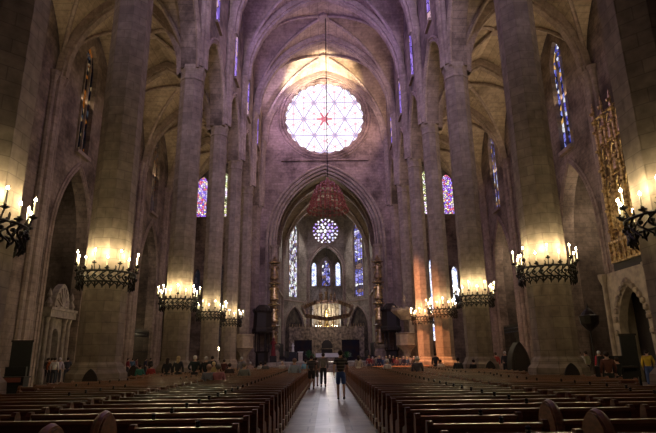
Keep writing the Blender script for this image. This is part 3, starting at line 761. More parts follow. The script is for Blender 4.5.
for k in range(9):
    x = -2.0 + k * .5
    c_ = MB().lathe([(.1, 0), (.03, .05), (.03, .3), (.07, .32)], 6, (0, 0, 0)).build('candlestick', m_gold); c_.location = (x, 97.6 if False else 98.6, 6.6 - .05)
    tag(c_, 'small gilded candlestick in the row below the lit altarpiece', 'candlestick', 'candlesticks below the lit altarpiece')
    q = MB().lathe([(.03, .32), (.03, .62)], 6).build('candle', m_wax, c_); MB().lathe([(.01, .62), (.05, .67), (.01, .78)], 6).build('flame', m_flame, c_)
sh = MB().box(-2.6, 2.6, 98.2, 98.85, 6.2, 6.55).build('candle_shelf', m_pale); tag(sh, 'pale stone ledge that carries the row of altar candles', 'ledge')
# crowned seat with figures above it
for k, x in enumerate((-.9, 0, .9)):
    o = figure(m_bronze, 'gilded_saint', None, 2.4 if k == 1 else 1.8, (x, 99.6, 11.85)); tag(o, ('taller gilded saint standing in the middle above the lit altarpiece', 'smaller gilded saint beside the taller one above the lit altarpiece')[k != 1], 'statue', 'saints above the altarpiece')
o = MB().box(-2.7, 2.7, 99.1, 100.4, 11.65, 11.85).build('saints_ledge', m_ctrim); tag(o, 'carved ledge over the lit altarpiece carrying three saints', 'ledge')

# crown-shaped canopy hanging over the altar
e = empty('hanging_crown_canopy', (.15, 78, 8.45), 0, 'heptagonal wrought crown canopy hung with small lamps above the high altar', 'canopy')
n7 = 7; Rr = 4.0
def cp(a, r, z=0, tl=.42): return (r * cos(a), r * sin(a), z + tl * r * sin(a))
rim = MB(); sec = [(-.05, -.28), (.05, -.28), (.05, .28), (-.05, .28)]
corner = [2 * PI * k / n7 + PI / 2 + PI / 7 for k in range(n7)]
for k in range(n7):
    a, b = Vector(cp(corner[k], Rr)), Vector(cp(corner[(k + 1) % n7], Rr)); rim.tube([a, b], 1, sec=sec)
rim.build('rim', m_bronze, e)
sp = MB()
for k in range(56):
    a = 2 * PI * k / 56; f_ = cos(PI / n7) / cos(((a - corner[0]) % (2 * PI / n7)) - PI / n7); p = Vector(cp(a, Rr * f_, .3))
    sp.tube([p, p + Vector((0, 0, .25 + .2 * (k % 2)))], [.07, .015], 5)
    sp.ball(p + Vector((0, 0, .05)), .09, 6)
sp.build('thorn_cresting', m_bronze, e)
mid = MB()
for k in range(28):
    a = 2 * PI * k / 28; p = Vector(cp(a, Rr * .93, -.3)); mid.tube([p, p + Vector((0, 0, -.55))], .018, 4)
    mid.ball(p + Vector((0, 0, -.6)), .1, 6)
mid.build('pendant_lamps', m_bronze, e)
for k in range(n7):
    a = Vector(cp(corner[k], Rr, .25)); MB().tube([a, (0, 0, 6.5)], .018, 4).build('suspension_cable', m_iron, e)
MB().tube([(0, 0, 6.4), (0, 0, 21.5)], .03, 5).build('rope', m_iron, e)
MB().tube([(0, 0, 1.6), (0, 0, 4.2)], .07, 6).tube([(-.8, 0, 3.4), (.8, 0, 3.4)], .07, 6).tube([(0, 0, 1.6), (-1.6, 0, 1.2)], .04, 4).tube([(0, 0, 1.6), (1.6, 0, 1.2)], .04, 4).build('crucifix', m_bronze, e)
for s in (-1, 1): figure(m_bronze, 'mourning_figure', e, 1.4, (s * 1.1, 0, 1.2))
web_ = MB()
for k in range(n7): web_.tube([cp(corner[k], Rr, .1), (0, 0, 1.2)], .02, 4)
web_.build('spokes', m_bronze, e)

# tiered red lamp chandelier
m_red = plain('red_lamp_glass', (.26, .05, .035), .5, var=.5, scale=8, spec=.6)
m_redband = plain('russet_hoop', (.24, .08, .05), .6)
cx_, top_ = px(327.5, 183, 56.5)
e = empty('tiered_chandelier', (cx_, 56.5, 17.6), 0, 'bell-shaped chandelier of tiered red glass lamps hanging before the great arch', 'chandelier')
hung = 0; rest = MB(); m_lampglow = None
for k in range(8):
    t = k / 7; r = 2.3 * (1 - t) ** .55 * .62 + .75 + (.12 if k == 0 else 0); z = .25 + t * 3.2
    MB().tube([(r * cos(2 * PI * i / 28), r * sin(2 * PI * i / 28), z) for i in range(28)], .05, 5, closed=True).build('hoop', m_redband, e, True)
    n_ = int(26 - k * 2)
    for i in range(n_):
        a = 2 * PI * (i + .5 * (k % 2)) / n_
        if hung < 99:
            if hung == 0: cup0 = MB().lathe([(.02, -.26), (.09, -.2), (.13, -.05), (.14, .08), (.1, .09)], 8).build('lamp_glass', m_red, e, True); c_ = cup0
            else: c_ = cup0.copy(); C.objects.link(c_)
            c_.location = (r * cos(a), r * sin(a), z - .04); hung += 1
        else: rest.lathe([(.02, -.26), (.09, -.2), (.13, -.05), (.14, .08), (.1, .09)], 6, (r * cos(a), r * sin(a), z - .04))
rest.build('upper_lamp_glass', m_red, e, True, kind='stuff')
for k in range(8):
    a = 2 * PI * k / 8; pts = []
    for j in range(8):
        t = j / 7; r = 2.3 * (1 - t) ** .55 * .62 + .75; pts.append((r * cos(a), r * sin(a), .25 + 3.2 * t))
    pts.append((.1 * cos(a), .1 * sin(a), 3.75)); MB().tube(pts, .035, 4).build('chain', m_redband, e)
MB().tube([(0, 0, 3.7), (0, 0, 25.8)], .06, 6).build('rope', m_iron, e)
MB().lathe([(.02, 3.6), (.22, 3.7), (.2, 3.9), (.03, 4.2)], 10).build('crown_boss', m_redband, e, True)

# gilded columns with sculptures flanking the arch, inside
for s, nm in ((-1, 'left'), (1, 'right')):
    e = empty('sculpted_column', (s * 7.05, 69.2, G0), 0, 'tall column of gilded sculptures against the %s side of the presbytery arch' % nm, 'column', 'gilded sculpture columns', 'thing')
    MB().lathe([(.6, 0), (.6, 1.2), (.45, 1.5), (.3, 1.7), (.3, 15), (.5, 15.4)], 8).build('column_core', m_rib, e)
    MB().lathe([(.5, 1.6), (.66, 1.9), (.66, 2.15), (.4, 2.3)], 10).build('corbel', m_ctrim, e)
    for j, z in enumerate((2.4, 5.2, 8.0, 10.8)):
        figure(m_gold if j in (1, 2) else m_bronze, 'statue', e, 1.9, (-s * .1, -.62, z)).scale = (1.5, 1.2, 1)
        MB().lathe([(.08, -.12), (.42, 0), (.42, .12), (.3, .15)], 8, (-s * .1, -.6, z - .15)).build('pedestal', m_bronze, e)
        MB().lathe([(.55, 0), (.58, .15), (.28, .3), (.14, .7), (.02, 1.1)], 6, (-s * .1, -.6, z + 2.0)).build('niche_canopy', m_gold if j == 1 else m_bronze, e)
    e.scale = (1.45, 1.2, 1)
    # round white disc
    x_, z_ = px(276.3 if s < 0 else 378, 333.5, 70.2)
    d = empty('round_emblem', (x_, 69.6, z_), 0, 'white round emblem with dark centre at the %s foot of the great arch' % nm, 'emblem', 'round emblems')
    MB().tube([(.26 * cos(2 * PI * i / 20), 0, .26 * sin(2 * PI * i / 20)) for i in range(20)], .07, 6, closed=True).build('ring', m_white, d, True)
    MB().tube([(0, .0, 0), (0, .05, 0)], .2, 14).build('centre', m_black, d); MB().tube([(0, .05, 0), (0, .7, 0)], .04, 6).build('fixing', m_iron, d)

# dark carved wooden canopies beside the steps
for s, nm in ((-1, 'left'), (1, 'right')):
    e = empty('wooden_canopy', (s * 8.1, 66.2, 0), 0, 'black carved wooden canopy on posts by the %s end of the steps' % nm, 'canopy', 'dark canopies at the choir steps')
    MB().lathe([(1.15, 4.6), (1.3, 4.8), (1.3, 5.1), (1.15, 5.3), (1.1, 7.0), (1.25, 7.3), (.9, 7.7), (.5, 8.1)], 6).build('hood', m_dwood, e)
    MB().lathe([(.9, 0), (.9, .4), (.75, .6), (.75, 2.2), (.95, 2.4)], 6).build('stall', m_dwood, e)
    for k in range(6):
        a = 2 * PI * k / 6; MB().lathe([(.07, 2.4), (.07, 4.6)], 6, (.85 * cos(a), .85 * sin(a), 0)).build('post', m_dwood, e)
    a_ = MB(); lf_ = MB()
    for k in range(18):
        a = 2 * PI * k / 18; a_.lathe([(.03, 0), (.09, .12), (.03, .4)], 5, (1.22 * cos(a), 1.22 * sin(a), 7.25)); lf_.tube([(1.24 * cos(a), 1.24 * sin(a), 4.8), (1.24 * cos(a), 1.24 * sin(a), 4.45)], [.05, .02], 4)
    a_.tube([(1.22 * cos(2 * PI * i / 18), 1.22 * sin(2 * PI * i / 18), 7.3) for i in range(18)], .05, 4, closed=True); lf_.tube([(1.24 * cos(2 * PI * i / 18), 1.24 * sin(2 * PI * i / 18), 4.75) for i in range(18)], .05, 4, closed=True)
    a_.build('carved_cresting', m_dwood, e); lf_.build('carved_fringe', m_dwood, e)
# stone pulpits
m_white_marble = m_pale; m_pale = plain('pulpit_stone', (.36, .275, .19), .75, c2=(.24, .18, .13), scale=2.5, bump=.3)
e = empty('stone_pulpit', (-9.1, 58.2, 0), 0, 'small stone pulpit on a stem beside the farthest left pillar', 'pulpit')
MB().lathe([(.8, 0), (.8, .3), (.35, .6), (.3, 1.7), (.55, 2.2), (.9, 2.6)], 8).build('stem', m_pale, e)
MB().lathe([(.9, 2.6), (1.05, 2.7), (1.0, 2.8), (1.0, 3.9), (1.1, 4.0), (1.1, 4.15), (.9, 4.15), (.9, 2.9)], 8).build('basket', m_pale, e)
e = empty('ornate_stone_pulpit', (8.7, 58, 0), 0, 'large ornate pale stone pulpit with broad flaring top by the right choir steps', 'pulpit')
MB().lathe([(.9, 0), (.9, .3), (.4, .6), (.38, 1.9), (.6, 2.3), (1.05, 2.7)], 8).build('stem', m_pale, e)
MB().lathe([(1.05, 2.7), (1.15, 2.8), (1.1, 2.95), (1.1, 3.9), (1.25, 4.05), (1.0, 4.1)], 8).build('basket', m_pale, e)
MB().box(.45, 1.0, .3, .9, 4.0, 6.0).build('back_post', m_pale, e)
MB().lathe([(.5, 5.5), (.9, 5.9), (1.3, 6.2), (1.55, 6.45), (1.55, 6.65), (1.2, 6.75)], 8).build('sounding_board', m_pale, e)
a_ = MB()
for k in range(16): a = 2 * PI * k / 16; a_.lathe([(.1, 0), (.12, .15), (.03, .4)], 6, (1.35 * cos(a), 1.35 * sin(a), 6.7))
a_.build('cresting', m_ctrim, e); figure(m_pale, 'crowning_figure', e, 1.5, (0, 0, 6.75))

m_pale = m_white_marble
# statues, lectern, candlestick, plants on the platform
def at(xp, yp, y): return px(xp, yp, y)[0]
e = empty('plinth', (at(293, 355, 77), 77, G0), 0, 'black draped plinth under the small white statue, left of the altar', 'plinth')
MB().box(-.55, .55, -.4, .4, 0, 1.25).build('block', m_black, e); MB().box(-.62, .62, -.46, .46, 1.25, 1.35).build('slab', m_black, e)
o = figure(m_white, 'white_statue', None, 1.25, (at(293, 350, 77), 77, G0 + 1.35)); tag(o, 'small white robed statue standing on the black plinth', 'statue')
e = empty('lectern', (at(300.5, 356, 76), 76, G0), 0, 'pale upright lectern between the white statue and the potted plant', 'lectern')
MB().box(-.3, .3, -.2, .2, 0, 1.25).build('stand', m_pale, e); MB().box(-.38, .38, -.32, .2, 1.25, 1.36).build('book_rest', m_white, e)
def leafy(loc, h, label, rad=.7):
    e = empty('potted_plant', loc, 0, label, 'plant', 'plants beside the altar')
    MB().lathe([(.2, 0), (.3, .4), (.33, .42), (.28, .4)], 10).build('pot', m_dwood, e)
    lf = MB()
    for k in range(60):
        a = random.random() * 2 * PI; el = random.uniform(.1, 1.4); L = random.uniform(.5, 1) * h
        d = Vector((cos(a) * cos(el) * rad, sin(a) * cos(el) * rad, sin(el) * (h - .4)))
        p0 = Vector((0, 0, .4)); p2 = p0 + d; p1 = p0 + d * .55 + Vector((0, 0, .15)); t_ = Vector((-sin(a), cos(a), 0)) * .07
        lf.add([p0, p1 - t_, p2, p1 + t_, p1 + Vector((0, 0, .02))], [(0, 1, 4), (1, 2, 4), (2, 3, 4), (3, 0, 4)])
    lf.build('leaves', m_green, e)
leafy((at(309, 355, 76.5), 76.5, G0), 1.7, 'leafy green potted plant just left of the altar', .9)
leafy((at(347, 355, 76.5), 76.5, G0), 1.4, 'lower leafy potted plant just right of the altar', .9)
leafy((at(313, 355, 74.5), 74.5, G0), 1.0, 'small green plant at the left front corner of the altar', .6)
o = figure(m_ctrim, 'pale_stone_statue', None, 2.2, (at(377, 350, 74), 74, G0 + .8)); tag(o, 'pale robed stone statue on a block to the right of the altar', 'statue')
boxt('statue_block', m_dwood, at(377, 350, 74) - .45, at(377, 350, 74) + .45, 73.6, 74.4, G0, G0 + .8, 'dark block under the pale stone statue', 'plinth')
m_crim = plain('crimson_cloth', (.16, .018, .02), .85)
o = figure(m_crim, 'crimson_statue', None, 2.2, (at(273.5, 350, 67.6), 67.5, G0 + .8)); tag(o, 'crimson-robed standing statue at the left of the steps', 'statue')
boxt('statue_block', m_dwood, at(273.5, 350, 67.6) - .4, at(273.5, 350, 67.6) + .4, 67.1, 67.9, G0, G0 + .8, 'dark block under the crimson-robed statue', 'plinth')
for s, nm in ((-1, 'left'), (1, 'right')):       # choir stalls
    for j in range(2):
        e = empty('choir_stall', (s * (5.9 + j * .9), 83 , G0 + .25 * j), 0, 'dark wooden choir stall, %s row along the %s presbytery wall' % (('front', 'back')[j], nm), 'choir stall', 'choir stalls')
        MB().box(-.35, .35, -3.4, 3.4, 0, .5).build('bench', m_dwood, e); MB().box(*sorted((s * .3, s * .42)), -3.4, 3.4, 0, 1.5 + .9 * j).build('back_panel', m_dwood, e)

# ------------------------------------------------------------------ aisles
# gilded organ case on the right wall
e = empty('gilded_altarpiece', (18.0, 0, 0), 0, 'tall gilded gothic case of pinnacles and niches high on the right aisle wall', 'altarpiece')
ya, yb = 26.4, 31.6; z0, z1 = 7.0, 16.4
MB().box(.25, 1.6, ya, yb, z0, z1 - 1).build('case', m_bronze, e)
MB().box(-.1, 1.6, ya - .15, yb + .15, z0 - .5, z0).build('base_shelf', m_dwood, e)
fl = MB(); tr = MB(); pn = MB(); nb = 5; wb = (yb - ya) / nb
for k in range(nb + 1):
    y = ya + k * wb; fl.lathe([(.16, z0), (.16, z0 + 5), (.12, z0 + 5.1), (.12, z1)], 6, (.05, y, 0)); pn.lathe([(.2, z1), (.24, z1 + .15), (.12, z1 + .3), (.08, z1 + .8), (.12, z1 + .9), (.01, z1 + 1.6)], 6, (.05, y, 0))
    for z in range(8): fl.ball((-.1, y, z0 + .7 + z * 1.35), .13, 6)
fig = []
for k in range(nb):
    y = ya + (k + .5) * wb
    for lv, (za, zb) in enumerate(((z0 + .2, z0 + 1.9), (z0 + 2.2, z0 + 5.4), (z0 + 5.7, z0 + 7.6), (z0 + 7.8, z1 + .2))):
        tr.tube(path3([(y + u, v) for u, v in arch_pts(0, wb / 2 - .2, zb - .8, .7, 5, za)], 'x', .12), .06, 4)
        tr.tube(path3(circle_pts(y, zb - .75, .16, 8), 'x', .1), .04, 4, closed=True)
        for j in range(4): tr.ball((.02, y - .3 + j * .2, zb + .08), .09, 5)
        if lv in (0, 3) or (lv == 2 and k % 2): fig.append((y, za, lv))
fl.build('buttresses', m_gold, e); tr.build('tracery', m_gold, e); pn.build('pinnacles', m_gold, e)
for y, z, lv in fig: figure(m_gold, 'niche_figure', e, 1.2, (.1, y, z)).rotation_euler = (0, 0, -PI / 2)
for k in range(14):   # pipes between the shafts
    pass
gb = MB()          # pierced parapet of the organ gallery
for k in range(11):
    y = ya + k * (yb - ya) / 10; gb.box(-.28, -.2, y - .04, y + .04, z0, z0 + 1.3)
    if k < 10: gb.tube(path3([(y + (yb - ya) / 20 + u * .8, z0 + .62 + v * .8) for u, v in circle_pts(0, 0, .26, 8)], 'x', -.24), .04, 4, closed=True)
gb.box(-.3, -.16, ya, yb, z0 + 1.2, z0 + 1.35); gb.box(-.3, -.16, ya, yb, z0, z0 + .14); gb.box(-.2, .0, ya, yb, z0 + .1, z0 + 1.2); gb.build('parapet', m_gold, e)
pi = MB()
for k in range(nb):
    for j in range(4): pi.lathe([(.09, z0 + 2.2), (.09, z0 + 4.2 + .3 * (j % 2)), (.02, z0 + 4.6)], 6, (.2, ya + k * wb + .22 + j * .2, 0))
pi.build('pipes', m_gold, e)
spot('organ_fill_spot', (13.6, 25.2, 9.6), (18, 29.5, 12.5), 70, (1, .84, .58), 900, .6, .2)  # added spot without a fixture, brightens the gilding
# pale stone portal under it
m_pale_k2 = m_pale; m_pale = plain('warm_portal_stone', (.36, .28, .2), .75, c2=(.22, .17, .13), scale=2.5, bump=.3)
e = empty('stone_portal', (17.6, 0, 0), 0, 'pale stone portal with scalloped arch under the gilded case', 'portal')
me = plate([(27.2, 6.4), (27.2, 0), (28.1, 0)] + arch_pts(29.7, 1.5, 2.8, 2.6, 8)[1:-1] + [(31.3, 0), (32.2, 0), (32.2, 6.4)], [], .5)
MB().merge(me, XP(0)).build('front', m_pale, e); MB().box(.25, 2.0, 31.8, 32.2, 0, 6.4).build('side_wall', m_pale, e); MB().box(.25, 2.0, 27.2, 27.6, 0, 6.4).build('side_wall', m_pale, e)
a_ = MB()
for u, v in arch_pts(29.7, 1.75, 2.8, 2.9, 8)[::1]: a_.ball((-.3, u, v), .2, 6)
for y in (27.4, 32.0): a_.lathe([(.3, 0), (.3, .5), (.16, .7), (.16, 5.7), (.34, 6.2), (.34, 6.4)], 8, (-.3, y, 0))
a_.build('scalloped_edge', m_pale, e); MB().box(.9, 1.2, 28, 31.4, 0, 5.3).build('door', m_dwood, e)
# marble portal in the left chapel arch
m_pale_keep = m_pale; m_pale = plain('darker_marble', (.34, .28, .22), .7, c2=(.2, .16, .13), scale=2.5, bump=.3)  # marble in a darker tone for this portal
e = empty('marble_portal', (-20.7, 39.7, 0), 0, 'pale marble portal with shell pediment and dark doorway in the left chapel arch', 'portal')
me = plate([(-2.6, 5.0), (-2.6, 0), (-.85, 0)] + arch_pts(0, .8, 3.1, .85, 8)[1:-1] + [(.85, 0), (2.6, 0), (2.6, 5.0)], [], .5)
MB().merge(me, XP(0)).build('front', m_pale, e)
a_ = MB()
for y in (-2.2, -1.3, 1.3, 2.2): a_.lathe([(.28, 0), (.28, .9), (.17, 1.1), (.15, 4.3), (.26, 4.7)], 10, (.4, y, 0))
a_.build('columns', m_pale, e)
MB().box(.1, .8, -2.7, 2.7, 4.7, 5.2).box(.1, .9, -2.8, 2.8, 5.2, 5.4).build('entablature', m_pale, e)
a_ = MB(); a_.merge(plate(arch_pts(0, 1.5, 5.4, 1.9, 10, 5.35), [], .5), XP(.3))
for k in range(9): a = PI * k / 8; a_.tube([(.62, 0, 5.5), (.58, 1.25 * cos(a), 5.5 + 1.5 * sin(a))], .09, 5)
for y in (-2.3, 2.3): a_.lathe([(.2, 5.4), (.3, 5.7), (.1, 6.1), (.2, 6.3), (.02, 6.8)], 8, (.4, y, 0))
a_.build('shell_pediment', m_pale, e); e.scale = (1, .74, 1); MB().box(-.6, -.4, -1, 1, 0, 4.2).build('door', m_black, e)
for s in (-1, 1):
    for i in (2, 3, 4, 5):
        point('chapel_light', (s * 22.6, (BAYS[i] + BAYS[i + 1]) / 2 + .8, 12.5), (1, .8, .58), 80 if s < 0 else 520, .4)  # added points that lift the black chapel interiors
m_pale = m_pale_keep
# iron gates in the far chapel arches
for s, nm in ((-1, 'left'), (1, 'right')):
    e = empty('iron_gate', (s * 19.95, 56.5, 0), 0, 'tall black iron gate with crested top closing the far %s chapel' % nm, 'gate', 'iron chapel gates')
    a_ = MB()
    for k in range(-11, 12): a_.tube([(0, k * .245, 0), (0, k * .245, 4.4)], .03, 4); a_.tube([(0, k * .245, 4.4), (0, k * .245, 4.85)], [.06, .01], 4)
    a_.build('bars', m_iron, e)
    a_ = MB()
    for z in (.3, 2.4, 4.0, 4.4): a_.box(-.04, .04, -2.75, 2.75, z - .05, z + .05)
    a_.build('rails', m_iron, e)
    a_ = MB()
    for k in range(-5, 6): a_.tube(path3(circle_pts(k * .5, 4.2, .16, 10), 'x', 0), .025, 4, closed=True)
    a_.build('crest', m_iron, e)
point('chapel_light', (-23, 57, 4.5), (1, .82, .5), 130, .3)
# standing lantern by the right chapel
x_, _ = px(592, 340, 33.8)
e = empty('standing_lantern', (x_, 33.8, 0), 0, 'tall dark lantern on a pole in front of the right chapel arch', 'lantern')
MB().lathe([(.4, 0), (.35, .12), (.06, .3), (.05, 3.0)], 10).build('pole', m_iron, e); MB().lathe([(.05, 3.0), (.25, 3.15), (.55, 3.5), (.62, 4.0), (.5, 4.05)], 10).build('bowl', m_iron, e)
MB().lathe([(.5, 4.05), (.3, 4.3), (.08, 4.5), (.02, 4.8)], 10).build('lid', m_iron, e)
# confessional, boards and consoles
x_, _ = px(516, 360, 31.2)
e = empty('confessional', (x_ + .35, 31.9, 0), 0, 'dark wooden confessional with arched hood right of the third right pillar', 'confessional')
prof = arch_pts(0, .5, 1.0, 1.35, 8, 0); MB().merge(plate(prof, [], 1.0), lambda c: (c.x, c.z, c.y)).build('cabinet', m_dwood, e)
a_ = MB(); a_.tube(path3(arch_pts(0, .52, 1.0, 1.37, 8, 0), 'y', -.5), .05, 5); a_.box(-.35, .35, -.56, -.5, .2, 1.7); a_.build('door', m_dwood, e)
MB().tube([(0, 0, 2.3), (0, 0, 2.6)], .04, 5).build('finial', m_dwood, e)
def board(xp, y, w_, z0, z1, tilt, label):
    x, _ = px(xp, 350, y); e = empty('display_board', (x, y, 0), tilt, label, 'display board', 'black display boards')
    MB().box(-w_ / 2, w_ / 2, -.05, .05, z0, z1).build('panel', m_black, e); MB().box(-w_ / 2 - .04, w_ / 2 + .04, -.07, -.05, z1 - .08, z1).build('edge', m_dwood, e)
    for s in (-1, 1): MB().box(s * w_ * .4 - .04, s * w_ * .4 + .04, -.05, .05, .05, z0).build('leg', m_iron, e); MB().box(s * w_ * .4 - .05, s * w_ * .4 + .05, -.35, .35, 0, .05).build('foot', m_iron, e)
board(22, 24.3, .85, .9, 2.55, .25, 'tall black display board standing against the left aisle, behind the console')
board(629, 22.5, .62, .7, 2.45, -.2, 'tall narrow black display board beside the right console')
def console(xp, y, w_, h, label, tilt):
    x, _ = px(xp, 360, y); e = empty('console', (x, y, 0), tilt, label, 'console', 'dark consoles')
    MB().box(-w_ / 2, w_ / 2, -.35, .35, 0, h).build('body', m_black, e); MB().box(-w_ / 2 - .05, w_ / 2 + .05, -.5, .4, h, h + .06).build('desk_top', m_dwood, e)
    MB().box(-w_ / 2 + .1, w_ / 2 - .1, .1, .3, h + .06, h + .45).build('music_stand', m_black, e)
    return e, x
e, x = console(16, 22.6, 1.0, .95, 'dark console desk with upright panel in front of the left display board', .2)
MB().box(-.45, .45, -.52, -.5, .8, .98).build('red_keys', plain('dull_red', (.20, .05, .04), .6), e)
console(614, 21.2, 1.3, 1.1, 'black upright console next to the pillar on the right', -.2)
x, _ = px(10.5, 358, 23.4)
e = empty('monitor', (x, 21.7, 0), .3, 'small dark monitor on a post at the far left', 'monitor'); MB().box(-.28, .28, -.04, .04, 1.35, 1.75).build('screen', m_black, e); MB().box(-.03, .03, .0, .06, .04, 1.4).build('post', m_iron, e); MB().box(-.25, .25, -.2, .25, 0, .04).build('foot', m_iron, e)
x, _ = px(218, 352, 46); e = empty('standing_candle', (x, 46, 0), 0, 'tall single lit candle on a stand between the left pillars', 'candle')
MB().lathe([(.2, 0), (.18, .05), (.03, .12), (.03, 1.5), (.1, 1.55)], 8).build('stand', m_gold, e); MB().lathe([(.06, 1.55), (.06, 2.3)], 8).build('candle', m_wax, e); MB().lathe([(.02, 2.3), (.09, 2.4), (.01, 2.65)], 8).build('flame', m_flame, e)

# ------------------------------------------------------------------ people
m_skin = plain('skin', (.48, .28, .20), .55, var=.1); m_skin2 = plain('tanned_skin', (.46, .27, .19), .55, var=.1)
cloth_cache = {}
def cloth(c):
    k = tuple(round(x, 3) for x in c)
    if k not in cloth_cache: cloth_cache[k] = plain('fabric_%d' % len(cloth_cache), c, .85, var=.2, scale=9)
    return cloth_cache[k]
def skin(verts, edges, root=0, sub=1, extra=None):
    me = bpy.data.meshes.new('tmp'); me.from_pydata([v[0] for v in verts], edges, []); o = bpy.data.objects.new('tmp', me); C.objects.link(o)
    o.modifiers.new('s', 'SKIN').use_smooth_shade = True
    sv = me.skin_vertices[0].data if me.skin_vertices else None
    if sv is None:
        bm = bmesh.new(); bm.from_mesh(me); bm.verts.layers.skin.verify(); bm.to_mesh(me); bm.free(); sv = me.skin_vertices[0].data
    for i, v in enumerate(verts): r = v[1]; sv[i].radius = r if isinstance(r, tuple) else (r, r); sv[i].use_root = (i == root)
    if sub: m = o.modifiers.new('b', 'SUBSURF'); m.levels = sub; m.render_levels = sub
    dg = bpy.context.evaluated_depsgraph_get(); out = bpy.data.meshes.new_from_object(o.evaluated_get(dg))
    bpy.data.objects.remove(o); bpy.data.meshes.remove(me)
    if extra:
        bm = bmesh.new(); bm.from_mesh(out)
        for (c, r, sc) in extra:
            ret = bmesh.ops.create_uvsphere(bm, u_segments=8, v_segments=6, radius=r)
            bmesh.ops.scale(bm, verts=ret['verts'], vec=sc); bmesh.ops.translate(bm, verts=ret['verts'], vec=c)
        bm.to_mesh(out); bm.free()
    for p in out.polygons: p.use_smooth = True
    return out
POSE = {}
def pose_meshes(pose, legs):
    key = (pose, legs)
    if key in POSE: return POSE[key]
    seated = pose == 'sit'; dz = -.36 if seated else 0
    if pose == 'walk': K = [(-.1, .14, .5), (.1, -.02, .5)]; A = [(-.1, .16, .09), (.1, -.30, .16)]; T = [(-.1, .30, .05), (.1, -.22, .05)]; EL = [(-.25, -.12, 1.17), (.25, .06, 1.16)]; WR = [(-.25, -.1, .93), (.24, .22, .97)]
    elif pose == 'sit': K = [(-.12, .40, .50), (.12, .40, .50)]; A = [(-.12, .38, .09), (.12, .38, .09)]; T = [(-.12, .5, .04), (.12, .5, .04)]; EL = [(-.24, .0, 1.16 + dz), (.24, .0, 1.16 + dz)]; WR = [(-.14, .24, .62), (.14, .24, .62)]
    elif pose == 'hips': K = [(-.12, .02, .5), (.12, .02, .5)]; A = [(-.13, 0, .09), (.13, 0, .09)]; T = [(-.15, .14, .04), (.15, .14, .04)]; EL = [(-.30, -.05, 1.2), (.30, -.05, 1.2)]; WR = [(-.19, .08, 1.05), (.19, .08, 1.05)]
    else: K = [(-.1, .02, .5), (.1, .02, .5)]; A = [(-.11, 0, .09), (.1, -.02, .09)]; T = [(-.13, .14, .04), (.12, .12, .04)]; EL = [(-.25, -.03, 1.17), (.25, -.02, 1.17)]; WR = [(-.24, .08, .93), (.24, .1, .94)]
    hb = .01
    V_ = [((0, 0, .96 + dz), (.15, .11)), ((0, 0, 1.14 + dz), (.13, .10)), ((0, .0, 1.34 + dz), (.16, .11)), ((0, -.005, 1.47 + dz), .058), ((0, .005, 1.54 + dz), .06), ((0, .02, 1.6 + dz), (.08, .095)), ((0, .01, 1.68 + dz), (.075, .085))]
    E_ = [(0, 1), (1, 2), (2, 3), (3, 4), (4, 5), (5, 6)]
    for k, s in enumerate((-1, 1)):
        b = len(V_); V_ += [((s * .17, 0, 1.42 + dz), .06), (EL[k], .046), (WR[k], .030)]; E_ += [(2, b), (b, b + 1), (b + 1, b + 2)]
        w = Vector(WR[k]); d = (w - Vector(EL[k])).normalized(); side = Vector((s, 0, 0)); fwd = side.cross(d).normalized()
        pm = w + d * .06; V_.append((tuple(pm), .028)); E_.append((b + 2, b + 3)); hub = b + 3
        for f_ in range(4):
            off = fwd * (-.03 + .02 * f_); L = (.065, .078, .074, .058)[f_]
            i0 = len(V_); V_ += [(tuple(pm + off + d * .03), .010), (tuple(pm + off + d * (.03 + L * .55) - side * .006), .009), (tuple(pm + off * .9 + d * (.03 + L) - side * .022), .008)]; E_ += [(hub, i0), (i0, i0 + 1), (i0 + 1, i0 + 2)]
        i0 = len(V_); V_ += [(tuple(w + d * .03 + fwd * .04 - side * .01), .011), (tuple(w + d * .075 + fwd * .055 - side * .02), .009)]; E_ += [(b + 2, i0), (i0, i0 + 1)]
    lb = len(V_)
    for k, s in enumerate((-1, 1)):
        b = len(V_); V_ += [((s * .09, 0 if not seated else .05, .90 + dz), .085), (K[k], .058), (tuple((Vector(K[k]) + Vector(A[k])) / 2 + Vector((0, -.01, .02))), .052), (A[k], .036), (T[k], .032)]
        E_ += [(0, b), (b, b + 1), (b + 1, b + 2), (b + 2, b + 3), (b + 3, b + 4)]
    ex = [((0, .115, 1.605 + dz), .017, (1, 1, 1.4)), ((-.083, .01, 1.605 + dz), .022, (.5, 1, 1.4)), ((.083, .01, 1.605 + dz), .022, (.5, 1, 1.4))]
    body = skin(V_, E_, 0, 1, ex)
    # upper garment
    g = .024
    V2 = [((0, 0, .88 + dz), (.175, .135)), ((0, 0, 1.14 + dz), (.155, .12)), ((0, 0, 1.34 + dz), (.185, .13)), ((0, -.005, 1.45 + dz), .075)]; E2 = [(0, 1), (1, 2), (2, 3)]
    for k, s in enumerate((-1, 1)):
        b = len(V2); sh = Vector((s * .175, 0, 1.42 + dz)); el = Vector(EL[k]); V2 += [(tuple(sh), .08), (tuple(sh.lerp(el, .85)), .062)]; E2 += [(2, b), (b, b + 1)]
    top = skin(V2, E2, 0, 1)
    V2l = list(V2); E2l = list(E2)
    for k, s in enumerate((-1, 1)):
        b = len(V2l); el = Vector(EL[k]); wr = Vector(WR[k]); V2l[4 + 2 * k + 1] = (EL[k], .058); V2l.append((tuple(el.lerp(wr, .93)), .043)); E2l.append((4 + 2 * k + 1, b))
    top_long = skin(V2l, E2l, 0, 1)
    V3 = [((0, 0, 1.06 + dz), (.14, .105)), ((0, 0, .95 + dz), (.155, .12))]; E3 = [(0, 1)]
